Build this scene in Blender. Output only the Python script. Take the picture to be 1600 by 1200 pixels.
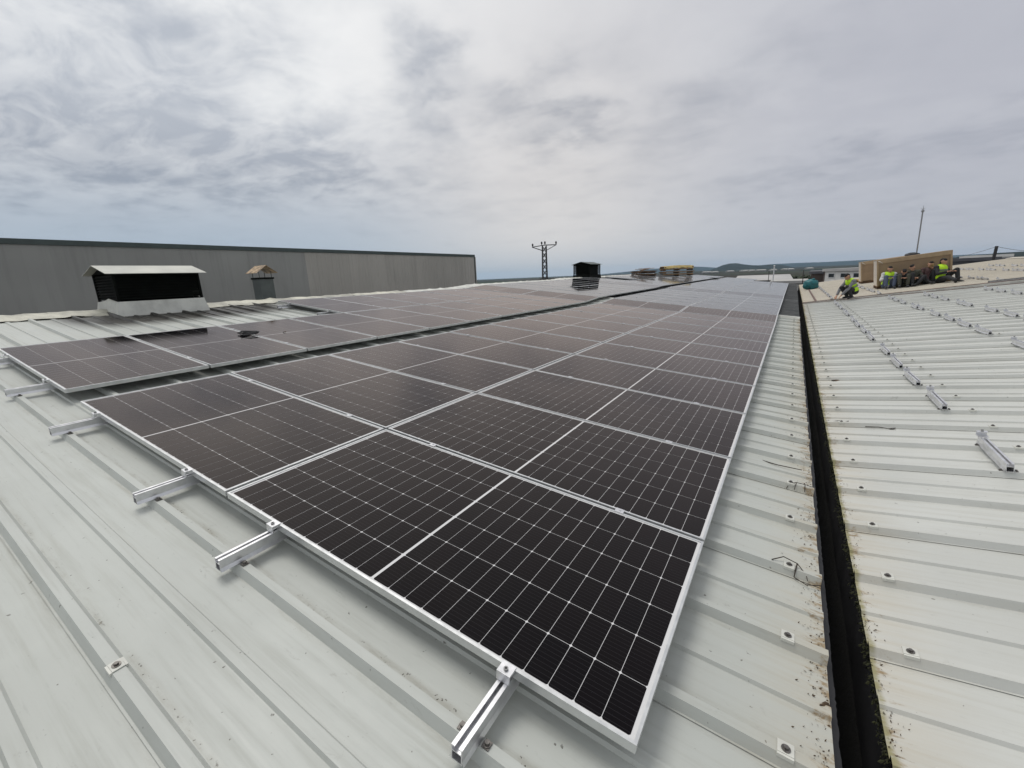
import bpy, bmesh, math, random
from mathutils import Matrix, Vector, noise
R = math.radians
rnd = random.Random(7)
for o in list(bpy.data.objects): bpy.data.objects.remove(o, do_unlink=True)
scene = bpy.context.scene
COL = scene.collection

# ------------------------------------------------------------------ camera
CAM_POS = Vector((0.257, -0.984, 1.326))
CAM_R = ((0.8457690, 0.5320153, -0.0404300), (0.0931659, -0.2218712, -0.9706149), (-0.5253522, 0.8171493, -0.2372175))  # right, down, forward
cd = bpy.data.cameras.new('camera'); cam = bpy.data.objects.new('camera', cd); COL.objects.link(cam)
rt, dn, fw = [Vector(r) for r in CAM_R]
mw = Matrix.Identity(4)
for i in range(3):
    mw[i][0] = rt[i]; mw[i][1] = -dn[i]; mw[i][2] = -fw[i]; mw[i][3] = CAM_POS[i]
cam.matrix_world = mw
F_PX = 678.52
cd.sensor_width = 36.0; cd.lens = F_PX / 1600 * 36.0
cd.clip_start = 0.05; cd.clip_end = 40000
scene.camera = cam

def ray(x, y):
    """direction of a sight line, for measuring where things stand"""
    d = rt * ((x - 800) / F_PX) + dn * ((y - 600) / F_PX) + fw
    return d.normalized()

# ------------------------------------------------------------------ world
world = bpy.data.worlds.new('World'); scene.world = world; world.use_nodes = True
SUN_AZ, SUN_EL = R(-70), R(67)
class NT:
    def __init__(s, tree): s.t = tree; s.n = tree.nodes; s.l = tree.links
    def node(s, typ, **kw):
        n = s.n.new(typ)
        for k, v in kw.items(): setattr(n, k, v)
        return n
    def link(s, a, b): s.l.new(a, b)
    def val(s, sock, v):
        if hasattr(v, 'is_linked') or isinstance(v, bpy.types.NodeSocket): s.l.new(v, sock)
        else: sock.default_value = v
    def math(s, op, a, b=None, c=None, clamp=False):
        n = s.n.new('ShaderNodeMath'); n.operation = op; n.use_clamp = clamp
        s.val(n.inputs[0], a)
        if b is not None: s.val(n.inputs[1], b)
        if c is not None: s.val(n.inputs[2], c)
        return n.outputs[0]
    def vmath(s, op, a, b=None, scale=None):
        n = s.n.new('ShaderNodeVectorMath'); n.operation = op
        s.val(n.inputs[0], a)
        if b is not None: s.val(n.inputs[1], b)
        if scale is not None: s.val(n.inputs['Scale'], scale)
        return n.outputs['Value'] if op in ('DOT_PRODUCT', 'LENGTH') else n.outputs[0]
    def noise(s, vec, scale, detail=5, rough=.55, dist=0.0):
        n = s.n.new('ShaderNodeTexNoise'); s.val(n.inputs['Vector'], vec)
        n.inputs['Scale'].default_value = scale; n.inputs['Detail'].default_value = detail
        n.inputs['Roughness'].default_value = rough; n.inputs['Distortion'].default_value = dist
        return n.outputs[0]
    def ramp(s, f, stops, interp='EASE'):
        n = s.n.new('ShaderNodeValToRGB'); n.color_ramp.interpolation = interp
        e = n.color_ramp.elements
        while len(e) < len(stops): e.new(0.5)
        for i, (p, c) in enumerate(stops):
            e[i].position = p; e[i].color = c if len(c) == 4 else (*c, 1)
        s.val(n.inputs[0], f); return n.outputs[0]
    def mix(s, f, a, b, blend='MIX'):
        n = s.n.new('ShaderNodeMix'); n.data_type = 'RGBA'; n.blend_type = blend
        s.val(n.inputs[0], f)
        s.val(n.inputs[6], a if not isinstance(a, tuple) else (*a, 1) if len(a) == 3 else a)
        s.val(n.inputs[7], b if not isinstance(b, tuple) else (*b, 1) if len(b) == 3 else b)
        return n.outputs[2]
    def maprange(s, v, a, b, c, d, smooth=True):
        n = s.n.new('ShaderNodeMapRange'); n.interpolation_type = 'SMOOTHSTEP' if smooth else 'LINEAR'
        s.val(n.inputs[0], v)
        for i, x in enumerate((a, b, c, d)): n.inputs[i + 1].default_value = x
        return n.outputs[0]
    def sep(s, v):
        n = s.n.new('ShaderNodeSeparateXYZ'); s.val(n.inputs[0], v); return n.outputs
    def comb(s, x, y, z):
        n = s.n.new('ShaderNodeCombineXYZ')
        for i, q in enumerate((x, y, z)): s.val(n.inputs[i], q)
        return n.outputs[0]

def build_world():
    world.node_tree.nodes.clear()
    t = NT(world.node_tree)
    co = t.node('ShaderNodeTexCoord').outputs['Generated']
    d = t.vmath('NORMALIZE', co)
    x, y, z = t.sep(d)
    zc = t.math('MAXIMUM', z, 0.0)
    # an overcast layer some way up: project the direction on it
    inv = t.math('DIVIDE', 1.0, t.math('ADD', zc, 0.16))
    p = t.comb(t.math('MULTIPLY', x, inv), t.math('MULTIPLY', y, inv), 0.0)
    base = t.ramp(zc, [(0.0, (.40, .49, .575)), (0.05, (.45, .52, .60)), (0.13, (.54, .575, .625)), (0.24, (.68, .69, .71)), (0.42, (.73, .735, .75)), (0.66, (.66, .67, .69)), (1.0, (.62, .63, .65))], 'LINEAR')
    # thinner cloud round the hidden sun: brighter
    sdir = ray(360, -40)
    g = t.math('POWER', t.math('MAXIMUM', t.vmath('DOT_PRODUCT', d, tuple(sdir)), 0.0), 3.0)
    g = t.math('MULTIPLY', g, t.maprange(z, 0.10, 0.36, 0, 1))
    base = t.mix(t.math('MULTIPLY', g, 1.1, clamp=True), base, (1.0, 1.0, .985))
    # the darker lilac side to the right
    rdir = ray(1640, 130)
    g2 = t.math('POWER', t.math('MAXIMUM', t.vmath('DOT_PRODUCT', d, tuple(rdir)), 0.0), 3.0)
    base = t.mix(t.math('MULTIPLY', g2, 0.95, clamp=True), base, (.50, .505, .555))
    # warm thin patch low down
    wdir = ray(850, 318)
    g3 = t.math('POWER', t.math('MAXIMUM', t.vmath('DOT_PRODUCT', d, tuple(wdir)), 0.0), 22.0)
    base = t.mix(t.math('MULTIPLY', t.math('MULTIPLY', g3, t.maprange(z, .0, .09, .35, .95)), 1.0, clamp=True), base, (.74, .71, .69))
    # clearer blue-grey air low on the left
    bdir = ray(230, 330)
    g4 = t.math('POWER', t.math('MAXIMUM', t.vmath('DOT_PRODUCT', d, tuple(bdir)), 0.0), 7.0)
    base = t.mix(t.math('MULTIPLY', g4, t.maprange(z, .24, .06, 0, .5), clamp=True), base, (.335, .42, .525))
    # ragged banks of darker cloud
    wn = t.node('ShaderNodeTexNoise'); wn.inputs['Scale'].default_value = 5.0; wn.inputs['Detail'].default_value = 4; wn.inputs['Roughness'].default_value = .55
    t.link(p, wn.inputs['Vector'])
    warp = t.vmath('SCALE', t.vmath('SUBTRACT', wn.outputs['Color'], (.5, .5, .5)), scale=0.17)
    dw = t.vmath('ADD', d, warp)
    tot = None
    for (px, py, ang, sx, sy, amp) in [(40, 120, 14, .18, .075, 1.0), (40, 195, 12, .28, .07, 1.0), (240, 225, 8, .32, .045, .9), (225, 85, 24, .11, .055, .8), (350, 80, -14, .085, .055, .9),
                                       (270, 125, 30, .07, .03, .6), (668, 130, 72, .10, .055, .75), (690, 95, 30, .05, .03, .5), (800, 185, 40, .08, .045, .6), (870, 160, 60, .08, .045, .4), (460, 235, 10, .2, .04, .55), (900, 195, 0, .09, .03, .5),
                                       (560, 190, 0, .12, .05, .3), (150, 10, 0, .08, .03, .5), (1120, 150, -30, .16, .05, .25), (1350, 250, -14, .25, .03, .25), (1500, 330, -8, .2, .02, .25)]:
        c = ray(px, py)
        t1 = (rt - c * rt.dot(c)).normalized(); t2 = c.cross(t1)
        ca, sa = math.cos(R(ang)), math.sin(R(ang))
        a1 = t1 * ca + t2 * -sa if t2.dot(dn) < 0 else t1 * ca + t2 * sa
        a2 = c.cross(a1)
        u = t.math('MULTIPLY', t.vmath('DOT_PRODUCT', t.vmath('SUBTRACT', dw, tuple(c)), tuple(a1)), 1 / sx)
        v = t.math('MULTIPLY', t.vmath('DOT_PRODUCT', t.vmath('SUBTRACT', dw, tuple(c)), tuple(a2)), 1 / sy)
        e = t.math('EXPONENT', t.math('MULTIPLY', t.math('ADD', t.math('MULTIPLY', u, u), t.math('MULTIPLY', v, v)), -1.0))
        e = t.math('MULTIPLY', e, amp)
        e = t.math('MULTIPLY', e, t.math('GREATER_THAN', t.vmath('DOT_PRODUCT', d, tuple(c)), 0.3))
        tot = e if tot is None else t.math('ADD', tot, e)
    # everywhere: broken texture of the layer
    n1 = t.noise(t.vmath('ADD', p, (3.7, 1.3, 0.0)), 1.15, 5, .52, .5)
    n2 = t.noise(p, 4.0, 5, .55, .4)
    tex = t.math('ADD', t.math('MULTIPLY', n1, .7), t.math('MULTIPLY', n2, .3))
    texd = t.math('MULTIPLY', t.maprange(tex, .46, .74, 0, .40), t.math('SUBTRACT', 1.0, t.math('MULTIPLY', g2, .75, clamp=True)))
    dark = t.math('ADD', texd, t.math('MULTIPLY', tot, t.maprange(n2, .3, .66, .55, 1.25)))
    dark = t.math('SUBTRACT', 1.0, t.math('EXPONENT', t.math('MULTIPLY', dark, -1.7)))
    n3 = t.noise(t.vmath('MULTIPLY', p, (1.0, 1.6, 1.0)), 3.1, 6, .6, .6)
    dark = t.math('MULTIPLY', dark, t.maprange(n3, .34, .64, .62, 1.12), clamp=True)
    fade = t.maprange(z, .03, .2, .35, 1)
    dark = t.math('MULTIPLY', dark, fade)
    shade = t.mix(dark, (1, 1, 1), (.51, .54, .60))
    base = t.mix(1.0, base, shade, 'MULTIPLY')
    hi = t.math('MULTIPLY', t.maprange(tex, .52, .36, 0, .12), t.maprange(z, .10, .28, 0, 1))
    base = t.mix(hi, base, (.88, .88, .88))
    sky = t.node('ShaderNodeTexSky'); sky.sky_type = 'NISHITA'; sky.sun_disc = False
    sky.sun_elevation = SUN_EL; sky.sun_rotation = SUN_AZ
    base10 = t.vmath('SCALE', base, scale=10.0 * SKY_GAIN)
    fin = t.mix(0.94, sky.outputs[0], base10)
    bg = t.node('ShaderNodeBackground'); bg.inputs['Strength'].default_value = 0.1
    out = t.node('ShaderNodeOutputWorld')
    t.link(fin, bg.inputs['Color']); t.link(bg.outputs[0], out.inputs['Surface'])
SKY_GAIN = 1.0
build_world()

sd = bpy.data.lights.new('sun', 'SUN'); sd.energy = 1.5; sd.angle = R(24); sd.color = (1.0, .965, .91)
sun = bpy.data.objects.new('sun', sd); COL.objects.link(sun)
sv = Vector((math.sin(SUN_AZ) * math.cos(SUN_EL), math.cos(SUN_AZ) * math.cos(SUN_EL), math.sin(SUN_EL)))
sun.rotation_euler = sv.to_track_quat('Z', 'Y').to_euler(); sun.location = (0, 0, 60)
scene.view_settings.view_transform = 'Standard'; scene.view_settings.look = 'None'
scene.view_settings.exposure = 0.0; scene.view_settings.gamma = 1.0; scene.view_settings.use_curve_mapping = False
scene.render.engine = 'CYCLES'
scene.cycles.use_denoising = True
scene.cycles.max_bounces = 6; scene.cycles.diffuse_bounces = 3; scene.cycles.volume_bounces = 2
scene.cycles.use_adaptive_sampling = True; scene.cycles.adaptive_threshold = 0.01

# ------------------------------------------------------------------ materials
def newmat(name):
    m = bpy.data.materials.new(name); m.use_nodes = True; m.node_tree.nodes.clear()
    t = NT(m.node_tree); b = t.node('ShaderNodeBsdfPrincipled'); o = t.node('ShaderNodeOutputMaterial')
    t.link(b.outputs[0], o.inputs['Surface'])
    return m, t, b
def simple(name, col, rough=.6, metal=0.0, var=.25, scale=8.0, bump=0.0, spec=.5):
    m, t, b = newmat(name)
    co = t.node('ShaderNodeTexCoord').outputs['Object']
    n = t.noise(co, scale, 5, .6)
    c = t.mix(t.maprange(n, .3, .7, 0, 1), tuple(v * (1 - var) for v in col), tuple(min(1, v * (1 + var)) for v in col))
    t.link(c, b.inputs['Base Color'])
    t.val(b.inputs['Roughness'], t.maprange(n, .3, .7, max(.05, rough - .08), min(1, rough + .08)))
    b.inputs['Metallic'].default_value = metal; b.inputs['Specular IOR Level'].default_value = spec
    if bump:
        bp = t.node('ShaderNodeBump'); bp.inputs['Strength'].default_value = bump; bp.inputs['Distance'].default_value = .02
        t.link(t.noise(co, scale * 4, 4, .6), bp.inputs['Height']); t.link(bp.outputs[0], b.inputs['Normal'])
    return m

def roof_mat(name, col, gutter_x, side, soot=False, rib=None):
    """painted sheet metal with run-off streaks, dirt at the gutter end and, on the left, soot below the ridge vent"""
    m, t, b = newmat(name)
    co = t.node('ShaderNodeTexCoord').outputs['Object']
    x, y, z = t.sep(co)
    big = t.noise(co, .9, 5, .6)
    streak = t.noise(t.vmath('MULTIPLY', co, (.7, 16, .7)), 1.5, 7, .65)
    fine = t.noise(t.vmath('MULTIPLY', co, (3, 22, 3)), 3.0, 5, .6)
    c = t.mix(t.maprange(big, .3, .7, 0, 1), tuple(v * .93 for v in col), tuple(v * 1.05 for v in col))
    c = t.mix(t.maprange(streak, .45, .75, 0, .42), c, tuple(v * .72 * w for v, w in zip(col, (1.02, .99, .93))))
    c = t.mix(t.maprange(fine, .58, .8, 0, .30), c, tuple(v * .6 for v in col))
    # scuffs and specks
    sp = t.noise(co, 34, 3, .5)
    c = t.mix(t.maprange(sp, .715, .76, 0, .75), c, (.06, .05, .04))
    scf = t.noise(t.vmath('MULTIPLY', co, (4, 9, 4)), 2.2, 8, .75, .6)
    c = t.mix(t.maprange(scf, .60, .74, 0, .45), c, (.20, .19, .17))
    if rib:         # grime gathers along the foot of the ribs
        ph = t.math('FRACT', t.math('DIVIDE', t.math('SUBTRACT', y, rib[0]), rib[1]))
        band = t.math('MULTIPLY', t.maprange(ph, .066, .076, 0, 1), t.maprange(ph, .085, .14, 1, 0))
        band2 = t.math('MULTIPLY', t.maprange(ph, .86, .915, 0, 1), t.maprange(ph, .924, .932, 1, 0))
        gn = t.noise(t.vmath('MULTIPLY', co, (2.2, 9, 1)), 2.0, 7, .7)
        gr_ = t.math('MULTIPLY', t.math('ADD', band, t.math('MULTIPLY', band2, .7)), t.maprange(gn, .42, .70, .05, .55))
        c = t.mix(gr_, c, (.25, .235, .19))
        dots = t.noise(co, 70, 2, .5)
        c = t.mix(t.math('MULTIPLY', t.math('MULTIPLY', band, t.maprange(gn, .45, .6, 0, 1)), t.maprange(dots, .64, .70, 0, 1)), c, (.035, .028, .02))
    tone = t.node('ShaderNodeObjectInfo').outputs['Random']      # sheets from different batches
    c = t.mix(t.math('MULTIPLY', tone, .10), c, (.36, .36, .31))
    # rust-brown silt at the gutter end, ragged
    dist = t.math('MULTIPLY', t.math('SUBTRACT', x, gutter_x), side)   # metres in from the gutter
    rag = t.noise(t.vmath('MULTIPLY', co, (5, 14, 1)), 1.6, 6, .7)
    reach = t.maprange(rag, .38, .72, -.015, .11)
    silt = t.math('MULTIPLY', t.maprange(t.math('SUBTRACT', dist, reach), -.05, .015, 1, 0), t.maprange(t.noise(co, 40, 4, .7), .35, .6, .25, .95))
    c = t.mix(silt, c, (.20, .135, .065))
    pale = t.maprange(dist, .0, .35, .28, 0)
    c = t.mix(t.math('MULTIPLY', pale, t.maprange(streak, .3, .7, .3, 1)), c, (.50, .40, .25))
    if side > 0:    # lichen along the wet lip
        li = t.math('MULTIPLY', t.maprange(dist, .004, .024, 1, 0), t.maprange(rag, .30, .55, .35, 1))
        c = t.mix(li, c, (.27, .25, .13))
    if soot:
        sx = t.maprange(x, -9.75, -8.55, 1, 0, False)
        sy = t.math('MULTIPLY', t.maprange(y, .8, 1.7, 0, 1), t.maprange(y, 3.6, 5.4, 1, 0))
        st = t.noise(t.vmath('MULTIPLY', co, (.8, 9, .8)), 1.6, 6, .65)
        k = t.math('MULTIPLY', t.math('MULTIPLY', sx, sy), t.maprange(t.math('ADD', st, t.math('MULTIPLY', sx, .30)), .26, .48, 0, 2.0), clamp=True)
        c = t.mix(k, c, (.022, .02, .016))
    t.link(c, b.inputs['Base Color'])
    t.val(b.inputs['Roughness'], t.maprange(streak, .3, .7, .38, .58))
    b.inputs['Specular IOR Level'].default_value = .45
    bp = t.node('ShaderNodeBump'); bp.inputs['Strength'].default_value = .17; bp.inputs['Distance'].default_value = .02
    t.link(t.noise(t.vmath('MULTIPLY', co, (1, 2.2, 1)), 2.6, 3, .5), bp.inputs['Height']); t.link(bp.outputs[0], b.inputs['Normal'])
    return m

def glazed(t, m, base_sock, ior, rough, tint, ar=.036):
    """what lies under the front glass, plus the mirror of the glass itself with its coating's tint"""
    n = m.node_tree.nodes
    b = [q for q in n if q.type == 'BSDF_PRINCIPLED'][0]; n.remove(b)
    co = t.node('ShaderNodeTexCoord').outputs['Object']
    d = t.node('ShaderNodeBsdfDiffuse'); t.val(d.inputs['Color'], base_sock)
    g = t.node('ShaderNodeBsdfGlossy'); g.inputs['Color'].default_value = (*tint, 1)
    t.val(g.inputs['Roughness'], t.maprange(t.noise(co, 1.3, 3, .5), .3, .7, rough * .8, rough * 1.25))
    fr = t.node('ShaderNodeFresnel'); fr.inputs['IOR'].default_value = ior
    # the anti-reflective coat takes most of the mirror away seen steeply, little of it at a glance
    fac = t.math('MAXIMUM', t.math('SUBTRACT', fr.outputs[0], ar), .004)
    mx = t.node('ShaderNodeMixShader'); t.link(fac, mx.inputs[0]); t.link(d.outputs[0], mx.inputs[1]); t.link(g.outputs[0], mx.inputs[2])
    t.link(mx.outputs[0], [q for q in n if q.type == 'OUTPUT_MATERIAL'][0].inputs['Surface'])
def cell_mat(name, ior, rough, tint):
    m, t, b = newmat(name)
    uv = t.node('ShaderNodeUVMap').outputs[0]
    u, v, _ = t.sep(uv)         # metres inside one cell: u across the wires
    ph = t.math('ABSOLUTE', t.math('SUBTRACT', t.math('FRACT', t.math('DIVIDE', u, .0182)), .5))
    wire = t.math('LESS_THAN', ph, .030)
    info = t.node('ShaderNodeObjectInfo').outputs['Random']
    base = t.mix(info, (.0012, .0015, .003), (.0026, .0022, .0035))
    c = t.mix(t.math('MULTIPLY', wire, .5), base, (.048, .046, .050))
    wco = t.node('ShaderNodeNewGeometry').outputs['Position']
    dust = t.math('MULTIPLY', t.maprange(t.noise(t.vmath('MULTIPLY', wco, (.8, 2.5, 1)), 1.6, 7, .7, .5), .50, .75, 0, 1), .007)
    c = t.mix(dust, c, (.42, .38, .32))
    glazed(t, m, c, ior, rough, tint)
    return m
def sheet_mat(name, ior, rough, tint):
    m, t, b = newmat(name)
    c = t.mix(t.noise(t.node('ShaderNodeTexCoord').outputs['Object'], 2, 3, .5), (.60, .60, .60), (.68, .68, .68))
    glazed(t, m, c, ior, rough, tint)
    return m

M = {}
M['roof_l'] = roof_mat('sage white painted roof sheet', (.46, .478, .448), .507, -1, True, (-.70, .512))
M['roof_r'] = roof_mat('cream white painted roof sheet', (.54, .548, .518), .66, 1, False, (1.008, .515))
M['roof_beige'] = roof_mat('beige roof sheet', (.50, .455, .375), .66, 1)
M['roof_dark'] = simple('weathered dark grey sheet', (.085, .088, .088), .55, 0, .3, 1.2)
M['alu'] = simple('mill aluminium', (.74, .74, .755), .38, .85, .08, 20)
M['alu_dark'] = simple('dull galvanised bracket', (.30, .30, .30), .45, .8, .2, 20)
M['frame'] = simple('anodised frame', (.66, .67, .67), .36, .75, .06, 15)
M['steel'] = simple('zinc screw', (.16, .15, .14), .4, .7, .35, 60)
M['rubber'] = simple('black rubber', (.012, .012, .014), .6, 0, .3, 20)
M['white_metal'] = simple('white flashing', (.58, .58, .53), .45, 0, .18, 3)
M['ridge'] = simple('ridge flashing grimy', (.44, .43, .36), .55, 0, .4, 2.2)
M['black'] = simple('black louvre', (.005, .006, .005), .8, 0, .4, 5, 0, .1)
M['dark_green'] = simple('dark green trim', (.055, .075, .07), .5, 0, .15, 2)
M['cap_pale'] = simple('pale cowl sheet', (.46, .46, .41), .45, .1, .12, 2)
M['rust'] = simple('rusty cowl', (.34, .25, .16), .7, .2, .6, 9)
M['flue'] = simple('painted flue', (.075, .088, .085), .55, 0, .2, 3)
M['liner'] = simple('gutter liner', (.012, .012, .014), .6, 0, .25, 3)
M['silt'] = simple('wet black silt', (.003, .003, .002), .95, 0, .5, 14, .3)
M['moss'] = simple('moss', (.026, .028, .009), .95, 0, .5, 60)
M['dryleaf'] = simple('dry leaf crumbs', (.075, .048, .026), .9, 0, .6, 80)
M['twig'] = simple('twig', (.035, .025, .018), .85, 0, .4, 60)
def wall_mat(name, col):
    """coated cladding with rain streaks running down from the parapet"""
    m, t, b = newmat(name); co = t.node('ShaderNodeTexCoord').outputs['Object']
    st = t.noise(t.vmath('MULTIPLY', co, (1, 1.6, .12)), 1.3, 7, .65); big = t.noise(co, .12, 4, .6)
    c = t.mix(t.maprange(big, .3, .7, 0, 1), tuple(v * .9 for v in col), tuple(v * 1.08 for v in col))
    c = t.mix(t.maprange(st, .48, .72, 0, .40), c, tuple(v * .62 for v in col))
    tone = t.node('ShaderNodeObjectInfo').outputs['Random']; c = t.mix(t.math('MULTIPLY', tone, .16), c, tuple(v * .6 for v in col))
    t.link(c, b.inputs['Base Color']); b.inputs['Roughness'].default_value = .6; return m
M['wall_dark'] = wall_mat('flush grey cladding', (.31, .31, .29))
M['wall_lite'] = wall_mat('taupe ribbed cladding', (.42, .398, .358))
M['card'] = simple('brown cardboard', (.285, .20, .125), .85, 0, .12, 2.5, .15)
M['card2'] = simple('cardboard edge', (.37, .27, .17), .85, 0, .12, 5)
M['wrap'] = simple('milky stretch wrap', (.62, .55, .47), .35, 0, .15, 6, .3)
M['wood'] = simple('pallet timber', (.24, .145, .075), .8, 0, .35, 5, .2)
M['wood_dark'] = simple('wet pallet timber', (.10, .055, .028), .8, 0, .4, 5, .2)
M['tarp'] = simple('ochre tarpaulin', (.40, .30, .11), .65, 0, .25, 3, .3)
M['teal'] = simple('teal sack', (.006, .115, .13), .5, 0, .35, 6, .4)
M['skin'] = simple('skin', (.42, .23, .15), .6, 0, .1, 20)
M['hair'] = simple('black hair', (.006, .005, .005), .85, 0, .3, 60)
M['hivis'] = simple('yellow green hi-vis cloth', (.44, .72, .015), .7, 0, .10, 12)
M['grey_cloth'] = simple('grey cloth', (.16, .16, .17), .85, 0, .2, 12)
M['pale_cloth'] = simple('pale cloth', (.50, .50, .50), .85, 0, .15, 12)
M['black_cloth'] = simple('black cloth', (.018, .018, .020), .85, 0, .3, 12)
M['olive_cloth'] = simple('olive cloth', (.05, .05, .035), .85, 0, .3, 12)
M['denim'] = simple('blue denim', (.07, .09, .14), .85, 0, .25, 12)
M['maroon'] = simple('maroon cloth', (.07, .035, .035), .85, 0, .25, 12)
M['concrete'] = simple('concrete wall', (.30, .29, .27), .85, 0, .15, .6, .1)
M['tower'] = simple('dark galvanised lattice', (.055, .052, .052), .6, .3, .2, 2)
M['porcelain'] = simple('brown insulator', (.03, .02, .018), .3, 0, .2, 10)
M['office'] = simple('white rendered wall', (.78, .76, .72), .8, 0, .1, .3)
M['brick_dark'] = simple('dark end wall', (.11, .085, .075), .85, 0, .15, .5)
M['glass_dark'] = simple('dark window pane', (.03, .035, .04), .15, 0, .2, 2)
M['far_roof'] = simple('far grey roof', (.42, .41, .40), .7, 0, .12, .2)
M['far_roof_d'] = simple('far dark roof', (.11, .11, .12), .7, 0, .15, .2)
M['flag_white'] = simple('white pole', (.7, .7, .7), .5, 0, .05, 2)
M['brown_flash'] = simple('red brown joint flashing', (.13, .075, .06), .6, .1, .35, 6)
M['shed'] = simple('distant shed', (.42, .41, .39), .7, 0, .1, .1)
M['cell_n'] = cell_mat('black cell under textured glass', 1.52, .085, (1.0, .885, .825))
M['sheet_n'] = sheet_mat('white backsheet under textured glass', 1.52, .085, (1, .885, .825))
M['cell_f'] = cell_mat('black cell under clear glass', 2.1, .05, (1, .97, .95))
M['sheet_f'] = sheet_mat('white backsheet under clear glass', 2.1, .05, (1, .97, .95))

# ------------------------------------------------------------------ mesh helpers
class MB:
    def __init__(s): s.v = []; s.f = []; s.m = []; s.uv = []
    def add(s, vs, fs, mi=0):
        k = len(s.v); s.v += [tuple(v) for v in vs]
        for f in fs: s.f.append(tuple(i + k for i in f)); s.m.append(mi)
    def box(s, x0, x1, y0, y1, z0, z1, mat=None, mi=0):
        vs = [Vector((x, y, z)) for z in (z0, z1) for y in (y0, y1) for x in (x0, x1)]
        if mat: vs = [mat @ v for v in vs]
        s.add(vs, [(0, 2, 3, 1), (4, 5, 7, 6), (0, 1, 5, 4), (2, 6, 7, 3), (0, 4, 6, 2), (1, 3, 7, 5)], mi)
    def prism(s, prof, frames, caps=True, mi=0, closed=True):
        """profile (a,b) swept through frames: functions of (a,b) -> point"""
        n = len(prof); k0 = len(s.v)
        vs = []
        for fr in frames: vs += [fr(a, b) for a, b in prof]
        fs = []
        for i in range(len(frames) - 1):
            for j in range(n if closed else n - 1):
                j2 = (j + 1) % n
                fs.append((i * n + j, i * n + j2, (i + 1) * n + j2, (i + 1) * n + j))
        if caps and closed:
            fs.append(tuple(range(n - 1, -1, -1))); k = (len(frames) - 1) * n; fs.append(tuple(range(k, k + n)))
        s.add(vs, fs, mi)
    def tube(s, pts, r, seg=8, cap=True, mi=0):
        pts = [Vector(p) for p in pts]; rs = r if isinstance(r, (list, tuple)) else [r] * len(pts)
        vs = []; up = Vector((0, 0, 1)); prev = None
        for i, p in enumerate(pts):
            a = pts[min(i + 1, len(pts) - 1)] - pts[max(i - 1, 0)]
            a.normalize()
            if prev is None:
                b = a.cross(up if abs(a.z) < .9 else Vector((1, 0, 0))).normalized()
            else:
                b = (prev - a * prev.dot(a)).normalized()
            prev = b; c = a.cross(b)
            for k in range(seg):
                th = 2 * math.pi * k / seg
                vs.append(p + (b * math.cos(th) + c * math.sin(th)) * rs[i])
        fs = []
        for i in range(len(pts) - 1):
            for k in range(seg):
                k2 = (k + 1) % seg
                fs.append((i * seg + k, i * seg + k2, (i + 1) * seg + k2, (i + 1) * seg + k))
        if cap:
            fs.append(tuple(range(seg - 1, -1, -1))); q = (len(pts) - 1) * seg; fs.append(tuple(range(q, q + seg)))
        s.add(vs, fs, mi)
    def mesh(s, name, mats, smooth=False):
        me = bpy.data.meshes.new(name); me.from_pydata(s.v, [], s.f)
        for m in (mats if isinstance(mats, (list, tuple)) else [mats]): me.materials.append(m)
        if any(s.m): me.polygons.foreach_set('material_index', s.m)
        if smooth: me.polygons.foreach_set('use_smooth', [True] * len(me.polygons))
        me.update(); return me
    def build(s, name, mats, parent=None, smooth=False, mw=None):
        return link(name, s.mesh(name, mats, smooth), parent, mw)
def link(name, data, parent=None, mw=None):
    o = bpy.data.objects.new(name, data); COL.objects.link(o)
    if parent is not None: o.parent = parent
    if mw is not None:
        if parent is None: o.matrix_world = mw
        else: o.matrix_local = mw
    return o
def tag(o, label=None, cat=None, group=None, kind=None):
    if label: o['label'] = label
    if cat: o['category'] = cat
    if group: o['group'] = group
    if kind: o['kind'] = kind
    return o
def thing(name, label, cat, mw=None, group=None):
    return tag(link(name, None, None, mw or Matrix.Identity(4)), label, cat, group)
ORD = ['first', 'second', 'third', 'fourth', 'fifth', 'sixth', 'seventh', 'eighth', 'ninth', 'tenth', 'eleventh', 'twelfth', 'thirteenth', 'fourteenth', 'fifteenth', 'sixteenth', 'seventeenth', 'eighteenth', 'nineteenth', 'twentieth']
def nth(i):
    if i < 20: return ORD[i]
    tens = {2: 'twenty', 3: 'thirty'}; ord10 = {2: 'twentieth', 3: 'thirtieth'}
    q, r_ = divmod(i + 1, 10)
    return ord10[q] if r_ == 0 else tens[q] + '-' + ORD[r_ - 1]

# ------------------------------------------------------------------ the two roof planes
A = R(6.2)
def pw(pts, x):
    if x <= pts[0][0]: return pts[0][1]
    for (a, b), (c, d) in zip(pts, pts[1:]):
        if x <= c: return b + (d - b) * (x - a) / (c - a)
    return pts[-1][1]
def zL(u): return pw([(11.53, 0), (12.69, .075), (19.6, .09), (20.77, .135)], u)
def zR(u): return pw([(5, 0), (19.6, .06)], u)
ML = Matrix(((math.cos(A), 0, math.sin(A)), (0, 1, 0), (-math.sin(A), 0, math.cos(A))))
MR = Matrix(((math.cos(A), 0, -math.sin(A)), (0, 1, 0), (math.sin(A), 0, math.cos(A))))
A2 = A + R(.75)
MB2 = Matrix(((math.cos(A2), 0, -math.sin(A2)), (0, 1, 0), (math.sin(A2), 0, math.cos(A2))))
OR_ = Vector((.66, 0, -.217)); OB = Vector((.66, 0, -.217 + .095))
def LW(x, u, z, flat=False):           # left roof: x down the slope from the panel edge, u along the gutter, z above the panel tops
    p = ML @ Vector((x, u, z)); p.z += 0 if flat else zL(u); return p
def RW(x, u, z):                       # right roof: x up the slope from the gutter, z above the pan
    p = MR @ Vector((x, u, z)) + OR_; p.z += zR(u); return p
def BW(x, u, z): return MB2 @ Vector((x, u, z)) + OB
JOINT = 19.65
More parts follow.
